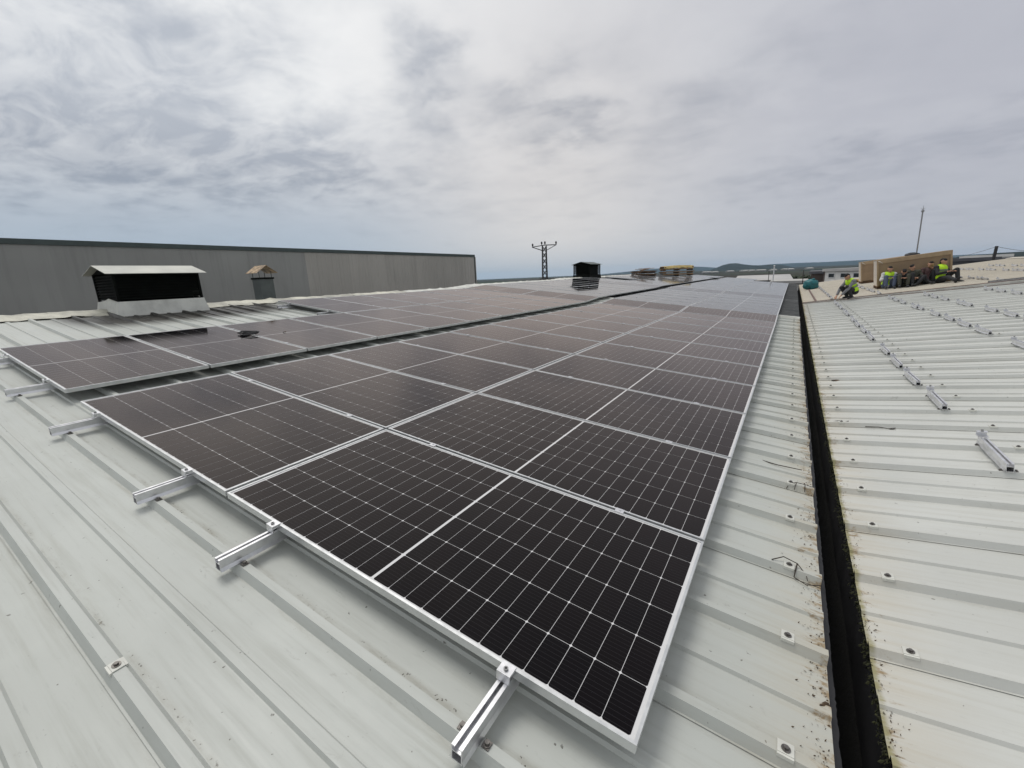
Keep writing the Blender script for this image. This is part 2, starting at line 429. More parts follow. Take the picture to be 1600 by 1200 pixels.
ZP = -.135                              # left pan below the panel tops
END = 40.0

HB = .036
def sheet_profile(p, detail=True):
    """one roof sheet: side lap, seam rib, pan, low rib, pan, main rib, pan, low rib, pan (y, z)"""
    q = [(-.045, .0035), (-.037, .0035), (-.019, HB + .002), (.017, HB + .002), (.035, .002)]
    def low(c): return [(c - .030, 0), (c - .021, .013), (c + .021, .013), (c + .030, 0)]
    q += low(p * .5)
    q += [(p - .036, 0), (p - .017, HB), (p + .017, HB), (p + .036, 0)]
    q += low(p * 1.5)
    q += [(2 * p - .040, 0)]
    return q
def roof_sheet(parent, fn, x0, x1, y0, p, mat, z0, hs=1.0):
    prof = sheet_profile(p); mb = MB()
    vs = []
    xs = [x0, x0 + (x1 - x0) * .35, x1]
    for x in xs:
        for (y, z) in prof: vs.append(fn(x, y0 + y, z0 + z * hs))
    n = len(prof); fs = []
    for i in range(len(xs) - 1):
        for j in range(n - 1):
            fs.append((i * n + j, (i + 1) * n + j, (i + 1) * n + j + 1, i * n + j + 1))
    # a little sheet thickness at the gutter end
    k = len(vs)
    for (y, z) in prof: vs.append(fn(x0, y0 + y, z0 + z * hs - .004))
    for j in range(n - 1): fs.append((j, j + 1, k + j + 1, k + j))
    mb.add(vs, fs)
    return mb.build('roof_sheet', mat, parent)

left_hall = thing('factory_hall', 'near factory hall whose pale ribbed roof carries the solar panels, left of the gutter', 'building')
right_hall = thing('factory_hall', 'second factory hall with bare cream ribbed roof and rail stubs, right of the gutter', 'building')

# screws with saddle washers (shared meshes)
def cyl(mb, c, r, h, seg=10, mi=0, r2=None, ax=2):
    r2 = r if r2 is None else r2
    vs = []
    for z, rr in ((0, r), (h, r2)):
        for k in range(seg):
            th = 2 * math.pi * k / seg
            q = (rr * math.cos(th), rr * math.sin(th), z)
            q = q if ax == 2 else (q[0], q[2], q[1]) if ax == 1 else (q[2], q[0], q[1])
            vs.append((c[0] + q[0], c[1] + q[1], c[2] + q[2]))
    fs = [(k, (k + 1) % seg, seg + (k + 1) % seg, seg + k) for k in range(seg)] + [tuple(range(seg, 2 * seg)), tuple(range(seg - 1, -1, -1))]
    mb.add(vs, fs, mi)
mb = MB(); mb.box(-.023, .023, -.018, .018, .001, .0045)
mb.box(-.023, .023, -.026, -.0185, -.010, .003); mb.box(-.023, .023, .0185, .026, -.010, .003)
cyl(mb, (0, 0, .0045), .0135, .003, 12, 1); cyl(mb, (0, 0, .0075), .0075, .007, 6, 1)
SCREW = mb.mesh('roof_screw', [M['white_metal'], M['steel']])
def mat_at(fn_m, p): return Matrix.Translation(p) @ fn_m.to_4x4()

PL, PR = .512, .515
left_sheets, right_sheets = [], []
i = -3
while True:
    y0 = -.70 + 2 * PL * i
    if y0 > END: break
    dark = y0 > 13.5
    s_ = roof_sheet(left_hall, LW, .525, -10.47, y0, PL, M['roof_dark'] if dark else M['roof_l'], ZP)
    left_sheets.append((y0, s_))
    for r_ in range(2):
        u = y0 + r_ * PL
        if u > 13.5: continue
        zz = ZP + HB + (.002 if r_ == 0 else 0)
        link('roof_screw', SCREW, s_, mat_at(ML, LW(.386, u, zz)))
        if r_ == 0 and u < 0: link('roof_screw', SCREW, s_, mat_at(ML, LW(-1.60, u, zz)))
    i += 1
# white end cap strip where the dark sheets begin
mb = MB(); mb.prism([(-.09, 0), (-.06, .05), (.06, .05), (.09, 0)], [lambda a, b, x=x: LW(x, 13.62 + a, ZP + b + .002) for x in (.527, -10.3)])
mb.build('end_strip', M['white_metal'], left_hall)
i = -4
while True:
    y0 = 1.008 + 2 * PR * i
    if y0 + .03 > JOINT: break
    s_ = roof_sheet(right_hall, RW, 0.0, 11.25, y0, PR, M['roof_r'], 0)
    for r_ in range(2):
        u = y0 + r_ * PR
        zz = HB + (.002 if r_ == 0 else 0)
        link('roof_screw', SCREW, s_, mat_at(MR, RW(.128, u, zz)))
        link('roof_screw', SCREW, s_, mat_at(MR, RW(1.15, u + .0, zz)))
        if u > 3: link('roof_screw', SCREW, s_, mat_at(MR, RW(2.55, u, zz)))
    i += 1
i = 0
while JOINT + .02 + 1.0 * i < END:
    roof_sheet(right_hall, BW, 0.0, 11.25, JOINT + .06 + 1.0 * i, .5, M['roof_beige'], 0, .55)
    i += 1
# joint: two brown flashings over the step
for (ya, yb, za, zb, nm) in ((JOINT - .10, JOINT - .02, .045, .052, 'joint_flashing'), (JOINT + .03, JOINT + .12, .035, .050, 'joint_flashing')):
    mb = MB()
    fr = []
    for x in (-.02, 3, 6, 9, 11.3):
        def f_(a, b, x=x, near=(ya < JOINT)):
            return (RW(x, a, b) if near else BW(x, a, b))
        fr.append(f_)
    mb.prism([(ya, za - .05), (ya, zb), (yb, zb), (yb, za - .05)], fr)
    mb.build(nm, M['brown_flash'], right_hall)
mb = MB()
mb.prism([(JOINT - .018, 0), (JOINT - .018, 1), (JOINT + .028, 1), (JOINT + .028, 0)], [lambda a, b, x=x: (BW(x, a, .03) if b else RW(x, a, -.02)) for x in (0, 5, 11.3)])
mb.build('step_plate', M['white_metal'], right_hall)
# brown seam that runs along the beige roof near the gutter
mb = MB(); mb.prism([(.40, .0), (.42, .035), (.46, .035), (.48, .0)], [lambda a, b, y=y: BW(a, y, b + .012) for y in (JOINT + .2, 30, END)])
mb.build('roof_seam', M['brown_flash'], right_hall)
# gutter between the halls
mb = MB()
gl, gr = .500, .668
zt, zb_ = -.235, -.66
prof = [(gl - .07, zt + .005), (gl, zt), (gl + .012, zb_), (gr - .012, zb_), (gr, zt), (gr + .05, zt - .003), (gr + .05, zt - .012), (gr + .003, zt - .012), (gr - .009, zb_ - .008), (gl + .009, zb_ - .008), (gl - .003, zt - .008), (gl - .07, zt - .005)]
mb.prism(prof, [lambda a, b, y=y: Vector((a, y, b + .6 * zL(y))) for y in (-3, 5, 11.5, 12.7, 20, 30, END)])
mb.build('gutter', M['liner'], left_hall)
mb = MB()   # silt lying in it, uneven
ys = [-3 + .12 * k for k in range(int(43 / .12) + 1)]
vs, fs = [], []
for y in ys:
    for j, a in enumerate((gl + .004, gl + .045, gl + .09, gl + .13, gr - .004)):
        h = -.60 + .05 * noise.noise(Vector((a * 12, y * 1.7, 3))) + (.07 if j == 4 else .02 if j == 0 else 0)
        vs.append((a, y, h + .6 * zL(y)))
for k in range(len(ys) - 1):
    for j in range(4): fs.append((k * 5 + j, k * 5 + j + 1, (k + 1) * 5 + j + 1, (k + 1) * 5 + j))
mb.add(vs, fs); tag(mb.build('gutter_silt', M['silt'], left_hall, True), kind='stuff')
# closure under the sheet ends: hall fascia
for (h, fn, m_) in ((left_hall, lambda y, z: LW(.49, y, z), M['liner']), ):
    mb = MB()
    mb.prism([(0, 0), (0, -.12), (-.02, -.12), (-.02, 0)], [lambda a, b, y=y: LW(.47 + a, y, ZP - .006 + b) for y in (-3, 11.5, 12.7, 20, END)])
    mb.build('eaves_plate', m_, h)
mb = MB()
mb.prism([(0, 0), (0, -.12), (.02, -.12), (.02, 0)], [lambda a, b, y=y: RW(.03 + a, y, -.006 + b) for y in (-3, 5, JOINT)])
mb.build('eaves_plate', M['silt'], right_hall)

# ridge caps: left one wavy and grimy, in lengths
def ridge_piece(parent, fn, xr, y0, y1, z0, m_, rough=.012, w=.30, seed=0):
    mb = MB(); n = max(2, int((y1 - y0) / .13)); vs, fs = [], []
    for k in range(n + 1):
        y = y0 + (y1 - y0) * k / n
        ph = ((y + .70) / PL) % 1.0
        bump = max(0, 1 - min(ph, 1 - ph) / .13)
        for j, (dx, dz) in enumerate(((w, .012 + HB * .6 * bump), (w * .55, .035 + .03 * bump), (0, .075 + .022 * bump), (-w * .6, .035 - math.tan(A) * 2 * w * .6 + .03 * bump), (-w, -math.tan(A) * 2 * w + .012))):
            nz = noise.noise(Vector((dx * 5 + seed, y * 3.1, 1))) * rough
            vs.append(fn(xr + dx, y, z0 + dz + nz))
    for k in range(n):
        for j in range(4): fs.append((k * 5 + j, k * 5 + j + 1, (k + 1) * 5 + j + 1, (k + 1) * 5 + j))
    mb.add(vs, fs)
    return mb.build('ridge_cap', m_, parent, True)
y = -3.0; k = 0
while y < END - .1:
    if not (1.78 < y + 1 < 3.4): pass
    ridge_piece(left_hall, LW, -10.44, y, min(END, y + 2.06), ZP + .004 * (k % 2), M['ridge'] if y < 9 else M['white_metal'], .03 if y < 9 else .01, .30, k)
    y += 2.05; k += 1
for (ya, yb, fn) in ((-3, 8, RW), (8, JOINT - .1, RW), (JOINT + .13, 30, BW), (30.02, END, BW)):
    mb = MB()
    mb.prism([(-.28, .045), (0, .085), (.28, .045 - .06), (.28, .03 - .06), (0, .07), (-.28, .03)], [lambda a, b, y=y: fn(11.25 + a, y, b) for y in (ya, yb)])
    mb.build('ridge_cap', M['white_metal'] if fn is RW else M['roof_beige'], right_hall)
# far slopes behind the ridges and the walls below
rl = LW(-10.47, 0, ZP, True); rr = RW(11.25, 0, 0)
for (hall, rx, rz, ex, ez, gx, gz, m_) in ((left_hall, rl.x, rl.z - .03, rl.x - 10.5, rl.z - 1.15, .43, -.262, M['roof_l']), (right_hall, rr.x, rr.z - .03, rr.x + 10.5, rr.z - 1.15, .69, -.262, M['roof_r'])):
    for (ya, yb, dz) in ((-3, JOINT, 0), (JOINT + .01, END, .09)):
        mb = MB()
        mb.add([(rx, ya, rz + dz), (rx, yb, rz + dz), (ex, yb, ez + dz), (ex, ya, ez + dz), (rx, ya, rz + dz - .05), (rx, yb, rz + dz - .05), (ex, yb, ez + dz - .05), (ex, ya, ez + dz - .05)],
               [(0, 1, 2, 3) if hall is right_hall else (3, 2, 1, 0), (4, 7, 6, 5), (0, 3, 7, 4), (1, 5, 6, 2), (2, 6, 7, 3)])
        mb.build('far_slope', m_, hall)
    for y in (-2.9, END - .3):
        mb = MB(); a = [(gx, gz - .25), (rx, rz - .12), (ex, ez - .12), (ex, -9), (gx, -9)]
        mb.prism(a, [lambda p, q, yy=yy: Vector((p, yy, q)) for yy in (y, y + .25)])
        mb.build('gable_wall', M['concrete'], hall)
    for x in (ex + (.3 if ex < 0 else -.55), gx + (-.5 if gx < .5 else .25)):
        mb = MB(); mb.box(x, x + .25, -2.6, END - .35, -9, (ez if abs(x) > 5 else gz) - .35); mb.build('side_wall', M['concrete'], hall)

# ------------------------------------------------------------------ solar panels
W_, L_, T_ = 1.134, 2.278, .035
PITCH = 1.154
def frame_mesh():
    mb = MB(); lip = .0105
    # long sides along x (panel's own axes: x from -L to 0, y from 0 to W), butt jointed
    mb.box(-L_, 0, 0, lip, -T_, 0); mb.box(-L_, 0, W_ - lip, W_, -T_, 0)
    mb.box(-L_, -L_ + lip, lip, W_ - lip, -T_, 0); mb.box(-lip, 0, lip, W_ - lip, -T_, 0)
    return mb.mesh('frame', M['frame'])
CW, CH = .1807, .0904                     # half cell: along y, along x
def cell_poly(cx, cy):
    c = .0050; a, b = CH / 2, CW / 2
    return [(cx - a + c, cy - b), (cx + a - c, cy - b), (cx + a, cy - b + c), (cx + a, cy + b - c), (cx + a - c, cy + b), (cx - a + c, cy + b), (cx - a, cy + b - c), (cx - a, cy - b + c)]
def cell_centres():
    out = []
    gx, gy = .0020, .0022
    my = (W_ - 6 * CW - 5 * gy) / 2
    span = 12 * CH + 11 * gx
    mid = .0075
    for h in (0, 1):
        for i in range(12):
            off = mid + CH / 2 + i * (CH + gx)
            x = -L_ / 2 + (off if h else -off)
            for j in range(6): out.append((x, my + CW / 2 + j * (CW + gy)))
    return out
CENTRES = cell_centres()
ZC, ZS = -.0040, -.0046
def cells_mesh(name, mat, centres, z=ZC):
    vs, fs, uvs = [], [], []
    for (cx, cy) in centres:
        k = len(vs); pl = cell_poly(cx, cy)
        vs += [(x, y, z) for x, y in pl]; fs.append(tuple(range(k, k + 8)))
        uvs += [(y - cy + CW / 2, x - cx + CH / 2) for x, y in pl]
    me = bpy.data.meshes.new(name); me.from_pydata(vs, [], fs); me.materials.append(mat)
    ul = me.uv_layers.new(name='UVMap')
    for i, (a, b) in enumerate(uvs): ul.data[i].uv = (a, b)
    return me
FRAME = frame_mesh()
def laminate_mesh(mat):
    mb = MB(); e = .0106; mb.box(-L_ + e, -e, e, W_ - e, -.010, ZS); return mb.mesh('glass_laminate', mat)
SHEET = {'n': laminate_mesh(M['sheet_n']), 'f': laminate_mesh(M['sheet_f'])}
CELLS = {'n': cells_mesh('cells', M['cell_n'], CENTRES), 'f': cells_mesh('cells', M['cell_f'], CENTRES)}
CELL1 = cells_mesh('cell', M['cell_n'], [(0, 0)], 0)
GROUP_P = 'black framed solar panels on the left roof'
ROWS = {'A': (0.0, 0.0), 'B': (-2.298, 0.0), 'C': (-5.03, .018), 'D': (-7.33, .018)}
ROWTXT = {'A': 'gutter row', 'B': 'row below the walkway gap', 'C': 'row above the walkway gap', 'D': 'ridge row'}
KS = {'A': range(0, 32), 'B': range(0, 36), 'C': range(0, 37), 'D': [k for k in range(4, 27) if k not in (20, 21)]}
NEAR = {('A', 0), ('A', 1), ('A', 2), ('A', 3), ('B', 0), ('B', 1), ('B', 2), ('C', 0)}
panels = {}
for row, ks in KS.items():
    xr, u0 = ROWS[row]
    for n_, k in enumerate(ks):
        ua, ub = u0 + k * PITCH, u0 + k * PITCH + W_
        pa = LW(xr, ua, 0); pb = LW(xr, ub, 0)
        ly = (pb - pa).normalized(); lx = ML @ Vector((1, 0, 0)); lz = lx.cross(ly).normalized()
        jt = rnd.uniform(-1, 1) * .0022       # nobody sets them perfectly in plane
        lz = (lz + lx * jt + ly * rnd.uniform(-1, 1) * .0022).normalized(); lx = ly.cross(lz).normalized()
        m_ = Matrix.Identity(4)
        for i in range(3): m_[i][0] = lx[i]; m_[i][1] = ly[i]; m_[i][2] = lz[i]; m_[i][3] = pa[i]
        far = 'f' if k >= 11 else 'n'
        extra = {('A', 0): ', the large near corner panel', ('C', 0): ' at the left edge'}.get((row, k), '')
        if extra: lab = 'black solar panel at near end of %s%s' % (ROWTXT[row], extra)
        else: lab = 'black solar panel, %s from the near end of the %s' % (nth(n_), ROWTXT[row])
        p = thing('solar_panel', lab, 'solar panel', m_, GROUP_P)
        link('frame', FRAME, p); link('glass_laminate', SHEET[far], p)
        if (row, k) in NEAR:
            for (cx, cy) in CENTRES: link('cell', CELL1, p, Matrix.Translation((cx, cy, ZC)))
        else: link('cells', CELLS[far], p)['kind'] = 'stuff'
        panels[(row, k)] = p

# rails under the panels, with end clamps, mid clamps and fixing bolts
RAIL_BOXES = [(-.020, .020, 0, .004), (-.020, -.0165, .004, .0555), (.0165, .020, .004, .0555), (-.0165, .0165, .036, .0395), (-.020, -.007, .0556, .0595), (.007, .020, .0556, .0595)]
def rail_body(mb, frames):
    for (a0, a1, b0, b1) in RAIL_BOXES: mb.prism([(a0, b0), (a1, b0), (a1, b1), (a0, b1)], frames)
    for s_ in (-1, 1): mb.prism([(s_ * .0203, .018), (s_ * .028, .001), (s_ * .0255, .001), (s_ * .0203, .0150)], frames)
def end_clamp_mesh(hgt):
    """stepped end clamp: foot on the rail, upright, lip over the frame; rail along y, panel on +y"""
    mb = MB(); w = .026
    mb.box(-w, w, -.030, -.0015, hgt - .008, hgt + .003); mb.box(-w, w, -.0014, .010, hgt + .0006, hgt + .003)
    mb.box(-w, w, -.034, -.0302, 0, hgt + .003); mb.box(-w, w, -.0298, -.024, 0, .006)
    cyl(mb, (0, -.016, hgt + .003), .0085, .007, 8, 1); cyl(mb, (0, -.016, hgt + .0101), .0045, .0005, 6, 2)
    return mb.mesh('end_clamp', [M['alu'], M['alu_dark'], M['rubber']])
def mid_clamp_mesh():
    mb = MB(); mb.box(-.024, .024, -.019, .019, .0008, .0042); cyl(mb, (0, 0, .0042), .0075, .006, 8, 1)
    return mb.mesh('mid_clamp', [M['alu'], M['alu']])
ENDC, MIDC = end_clamp_mesh(T_), mid_clamp_mesh()
mb = MB(); cyl(mb, (0, 0, 0), .013, .003, 12); cyl(mb, (0, 0, .003), .0085, .009, 6); mb.box(-.013, .013, -.014, .014, -.0035, -.0003)
BOLT = mb.mesh('bolt', M['steel'])
RX = {'A': (-.44, -1.81), 'B': (-2.71, -4.18), 'C': (-5.49, -6.87), 'D': (-7.78, -9.16)}
ROWKS = {'A': 32, 'B': 36, 'C': 37, 'D': 27}
RT = {'A': ('lowest aluminium rail under the gutter row of panels', 'second aluminium rail up from the gutter'), 'B': ('third aluminium rail up from the gutter', 'fourth aluminium rail up from the gutter, below the walkway gap'), 'C': ('fifth aluminium rail, first above the walkway gap', 'sixth aluminium rail, cut by the left picture edge'), 'D': ('rail stub end poking from the lower side of the ridge row', 'rail stub end poking out nearest the ridge')}
for row, xs in RX.items():
    u0 = ROWS[row][1] + (4 * PITCH if row == 'D' else 0)
    u1 = ROWS[row][1] + ROWKS[row] * PITCH
    for q, x in enumerate(xs):
        st = u0 - .275
        r_ = thing('mounting_rail', RT[row][q], 'mounting rail', Matrix.Translation(LW(x, st, -T_ - .0605)), 'aluminium rails under the solar panels')
        inv = r_.matrix_world.inverted()
        us = [st] + [u for u in (11.53, 12.69, 19.6, 20.77) if st < u < u1] + [u1]
        mb = MB(); rail_body(mb, [lambda a, b, u=u: inv @ LW(x + a, u, -T_ - .0605 + b) for u in us])
        mb.build('rail_body', M['alu'], r_)
        link('end_clamp', ENDC, r_, inv @ mat_at(ML, LW(x, u0, -T_)))
        for k in range(ROWKS[row]):
            if row == 'D' and k < 5: continue
            if 0 < k < 15:
                link('mid_clamp', MIDC, r_, inv @ mat_at(ML, LW(x, ROWS[row][1] + k * PITCH - .010, 0)))
        for k in range(0, 3):
            u = -.70 + PL * (k + 1 + (9 if row == 'D' else 0))
            for s_ in (-1, 1): link('bolt', BOLT, r_, inv @ mat_at(ML, LW(x + s_ * .047, u + .002, ZP + HB + .0045)))

# short rails on the bare roof to the right
def mini_rail_mesh():
    mb = MB(); rail_body(mb, [lambda a, b, u=u: Vector((a, u, b)) for u in (0, .60)]); return mb.mesh('rail_body', M['alu'])
MINI = mini_rail_mesh()
mb = MB(); mb.box(-.030, .030, -.030, .022, .0600, .064); mb.box(-.030, .030, -.034, -.0302, .0600, .096); mb.box(-.030, .030, -.0300, .004, .093, .096); cyl(mb, (0, -.014, .0961), .008, .016, 8, 1)
MCLAMP = mb.mesh('end_clamp', [M['alu'], M['alu_dark']])
KR = [4, 7, 9, 11, 13, 16, 18, 20, 22, 25, 26, 29, 31, 33, 35]
LINES_W = [(.955, 'line nearest the gutter'), (2.44, 'second line from the gutter'), (3.32, 'third line from the gutter'), (4.71, 'fourth line from the gutter')]
LINES_B = [(.955, 'line nearest the gutter'), (2.40, 'second line from the gutter'), (5.55, 'line past the seated workers'), (7.3, 'upper line past the seated workers'), (8.4, 'second line below the right ridge'), (9.7, 'line just below the right ridge')]
GM = 'short aluminium rail stubs on the bare roof'
def stub(p, mrot, label, wide=1.0):
    s_ = thing('rail_stub', label, 'rail stub', Matrix.Translation(p) @ mrot.to_4x4(), GM)
    link('rail_body', MINI, s_)
    link('end_clamp', MCLAMP, s_, Matrix.Translation((0, .575, 0)) @ Matrix.Rotation(math.pi, 4, 'Z'))
    for yy in (.03, .03 + PR):
        for s2 in (-1, 1): link('bolt', BOLT, s_, Matrix.Translation((s2 * .036, yy, .001)) @ Matrix.Scale(.75, 4))
for li, (x, txt) in enumerate(LINES_W):
    c = 0
    for k in KR:
        u = 1.008 + PR * k
        if u > JOINT - .7: continue
        if u < (0, 7.4, 9.6, 13.2)[li]: continue       # nearer ones lie outside the picture
        stub(RW(x + rnd.uniform(-.012, .012), u - .03, HB + .0045), MR @ Matrix.Rotation(rnd.uniform(-.02, .02), 3, 'Z'), 'rail stub on cream roof, %s in view, %s' % (nth(c), txt)); c += 1
for li, (x, txt) in enumerate(LINES_B):
    for c in range(13):
        u = JOINT + .56 + 1.0 * c + (.5 if c % 3 == 1 else 0)
        if li == 1 and c > 7: continue
        stub(BW(x, u - .03, HB * .55 + .0045), MB2, 'rail stub on beige roof, %s past the joint, %s' % (nth(c), txt))
# two loose lengths of rail by the joint
for (x, u, ang, ln, txt) in ((5.15, JOINT + .42, -88, 1.0, 'loose aluminium rail lying across the roof by the outstretched foot'), (6.6, JOINT + .33, -86, 1.5, 'longer loose aluminium rail lying by the joint at the right edge')):
    s_ = thing('loose_rail', txt, 'rail', Matrix.Translation(BW(x, u, .025)) @ (MB2 @ Matrix.Rotation(R(ang), 3, 'Z')).to_4x4())
    mb = MB(); rail_body(mb, [lambda a, b, v=v: Vector((a, v, b)) for v in (0, ln)]); mb.build('rail_body', M['alu_dark'], s_)

# ------------------------------------------------------------------ ridge vents, flue
def ridge_vent(name, label, u0, u1, xc, hd, hz, cap_mat, skirt=None):
    base = LW(xc, u0, ZP)
    v = thing(name, label, 'roof vent', Matrix.Translation(base), 'louvred ridge vents')
    X0, X1 = -hd, hd; ln = u1 - u0; z0 = .20
    fl = lambda x: -math.sin(A) * abs(x) - .02       # the roof falls away both sides
    mb = MB()   # skirt, slightly splayed, each side a plate
    zs = z0
    for (a, b) in (((X1 + .06, -.05), (X1 + .06, ln + .05)), ((X0 - .06, ln + .05), (X0 - .06, -.05))):
        s_ = 1 if a[0] > 0 else -1
        q = [Vector((a[0], a[1], fl(a[0]))), Vector((b[0], b[1], fl(a[0]))), Vector((s_ * (hd + .012), b[1] - .04 * (1 if b[1] > 0 else -1), zs)), Vector((s_ * (hd + .012), a[1] + (.04 if a[1] < 0 else -.04), zs))]
        n = Vector((s_ * .012, 0, 0))
        mb.add([*q, *[p - n for p in q]], [(0, 1, 2, 3), (7, 6, 5, 4), (0, 4, 5, 1), (1, 5, 6, 2), (2, 6, 7, 3), (3, 7, 4, 0)])
    for y, d in ((-.012, -.05), (ln + .012, .05)):
        q = [Vector((X0 - .055, y + d, fl(X0))), Vector((0, y + d, 0)), Vector((X1 + .055, y + d, fl(X1))), Vector((hd, y, zs)), Vector((.1, y, zs + .06)), Vector((-.12, y, zs + .02)), Vector((-hd, y, zs))]
        n = Vector((0, .012 if d < 0 else -.012, 0)); k = len(q)
        mb.add([*q, *[p + n for p in q]], [tuple(range(k)), tuple(range(2 * k - 1, k - 1, -1))] + [(i, i + k, (i + 1) % k + k, (i + 1) % k) for i in range(k)])
    mb.build('base_flashing', skirt or M['white_metal'], v)
    mb = MB()   # frame posts
    for x in (X0, X1 - .04):
        for y in (0, ln - .04): mb.box(x, x + .04, y, y + .04, z0 - .1, hz)
    for x in (X0, X1 - .04): mb.box(x, x + .04, .0402, ln - .0402, hz - .05, hz)
    mb.build('vent_frame', M['black'], v)
    mb = MB(); mb.box(X0 + .12, X1 - .12, .12, ln - .12, -.05, hz - .02); mb.build('inner_box', M['black'], v)
    n = 9
    for i in range(n):
        z = z0 + .03 + (hz - .06 - z0) * i / n
        for y, s_ in ((.012, -1), (ln - .012, 1)):
            mb = MB(); mb.prism([(0, 0), (s_ * .035, -.045), (s_ * .037, -.042), (s_ * .002, .003)], [lambda a, b, x=x: Vector((x, y + a - s_ * .03, z + .05 + b)) for x in (X0 + .041, X1 - .041)])
            mb.build('louvre', M['black'], v)
        for s_ in (-1, 1):
            mb = MB(); mb.prism([(0, 0), (s_ * .035, -.045), (s_ * .037, -.042), (s_ * .002, .003)], [lambda a, b, y=y: Vector((s_ * (hd - .045) + a, y, z + .05 + b)) for y in (.041, ln - .041)])
            mb.build('louvre', M['black'], v)
    # gable cowl
    rise = .15; ov = .11
    ex = hd + .10
    mb = MB()
    prof = [(-ex, hz - .01), (0, hz + rise), (ex, hz - .01), (ex, hz - .018), (0, hz + rise - .010), (-ex, hz - .018)]
    mb.prism(prof, [lambda a, b, y=y: Vector((a, y, b)) for y in (-ov, ln + ov)])
    mb.build('cowl', cap_mat, v)
    mb = MB(); mb.prism([(-hd, hz + .001), (0, hz + rise - .03), (hd, hz + .001)], [lambda a, b, y=y: Vector((a, y, b)) for y in (.01, ln - .01)]); mb.build('gable_panel', M['black'], v)
    return v
ridge_vent('ridge_vent', 'large near ridge vent with black louvres, pale gabled cowl and white base flashing', 1.93, 3.30, -10.44, .50, .70, M['cap_pale'])
ridge_vent('ridge_vent', 'small far dark green ridge vent mirrored in the panels', 23.7, 25.4, -10.44, .52, .80, M['dark_green'], M['black'])
fb = LW(-11.0, 5.15, ZP - .1)
v = thing('flue', 'square dark metal flue with a rusty gabled cowl in front of the grey wall', 'flue', Matrix.Translation(fb))
mb = MB(); mb.box(-.17, .17, -.17, .17, -.1, .62); mb.build('flue_shaft', M['flue'], v)
mb = MB(); mb.box(-.15, .15, -.15, .15, .6201, .632); mb.box(-.19, .19, -.19, -.1702, .59, .63); mb.box(-.19, .19, .1702, .19, .59, .63); mb.box(-.19, -.1702, -.17, .17, .59, .63); mb.box(.1702, .19, -.17, .17, .59, .63); mb.build('collar', M['black'], v)
for sx in (-1, 1):
    for sy in (-1, 1):
        mb = MB(); mb.tube([(sx * .15, sy * .15, .62), (sx * .15, sy * .15, .765)], .009, 6); mb.build('stay', M['flue'], v)
mb = MB(); mb.prism([(-.26, .74), (0, .92), (.26, .74), (.26, .732), (0, .911), (-.26, .732)], [lambda a, b, x=x: Vector((x, -a, b)) for x in (-.26, .26)]); c_ = mb.build('cowl', M['rust'], v)

# ------------------------------------------------------------------ small things on the left roof
def coil(label, fn, cx, cu, z, r, turns, seed, plugs=2, name='cable_coil'):
    rr_ = random.Random(seed); c = fn(cx, cu, z); t_ = thing(name, label, 'cable', Matrix.Translation(c))
    mb = MB(); pts = []
    n = turns * 14
    for i in range(n + 1):
        th = 2 * math.pi * i / 14
        q = r * (1 + .18 * math.sin(i * .37 + seed) + .05 * rr_.uniform(-1, 1))
        pts.append(Vector((q * math.cos(th) * .75, q * math.sin(th), .010 + .0075 * (i / 14) + .008 * math.sin(i * .9))) )
    pts = [ML @ p for p in pts]
    mb.tube(pts, .0065, 6); mb.build('cable', M['rubber'], t_, True)
    for k in range(plugs):
        th = 1.1 + 2.6 * k; p = ML @ Vector((r * math.cos(th), r * math.sin(th), .022))
        mb = MB(); d = ML @ Vector((-.6 + k, .8, .1)).normalized()
        mb.tube([p - d * .05, p - d * .02, p - d * .019, p + d * .03, p + d * .031, p + d * .06], [.010, .011, .015, .015, .009, .008], 8); mb.build('plug', M['rubber'], t_, True)
    return t_
coil('small coil of black cable with plugs lying on a panel near the left vent', LW, -6.36, 2.28, 0, .105, 4, 3)
c_ = coil('bundle of black cable in the far end of the walkway gap', LW, -4.75, 35.5, .02, .36, 5, 9, 2, 'cable_bundle')
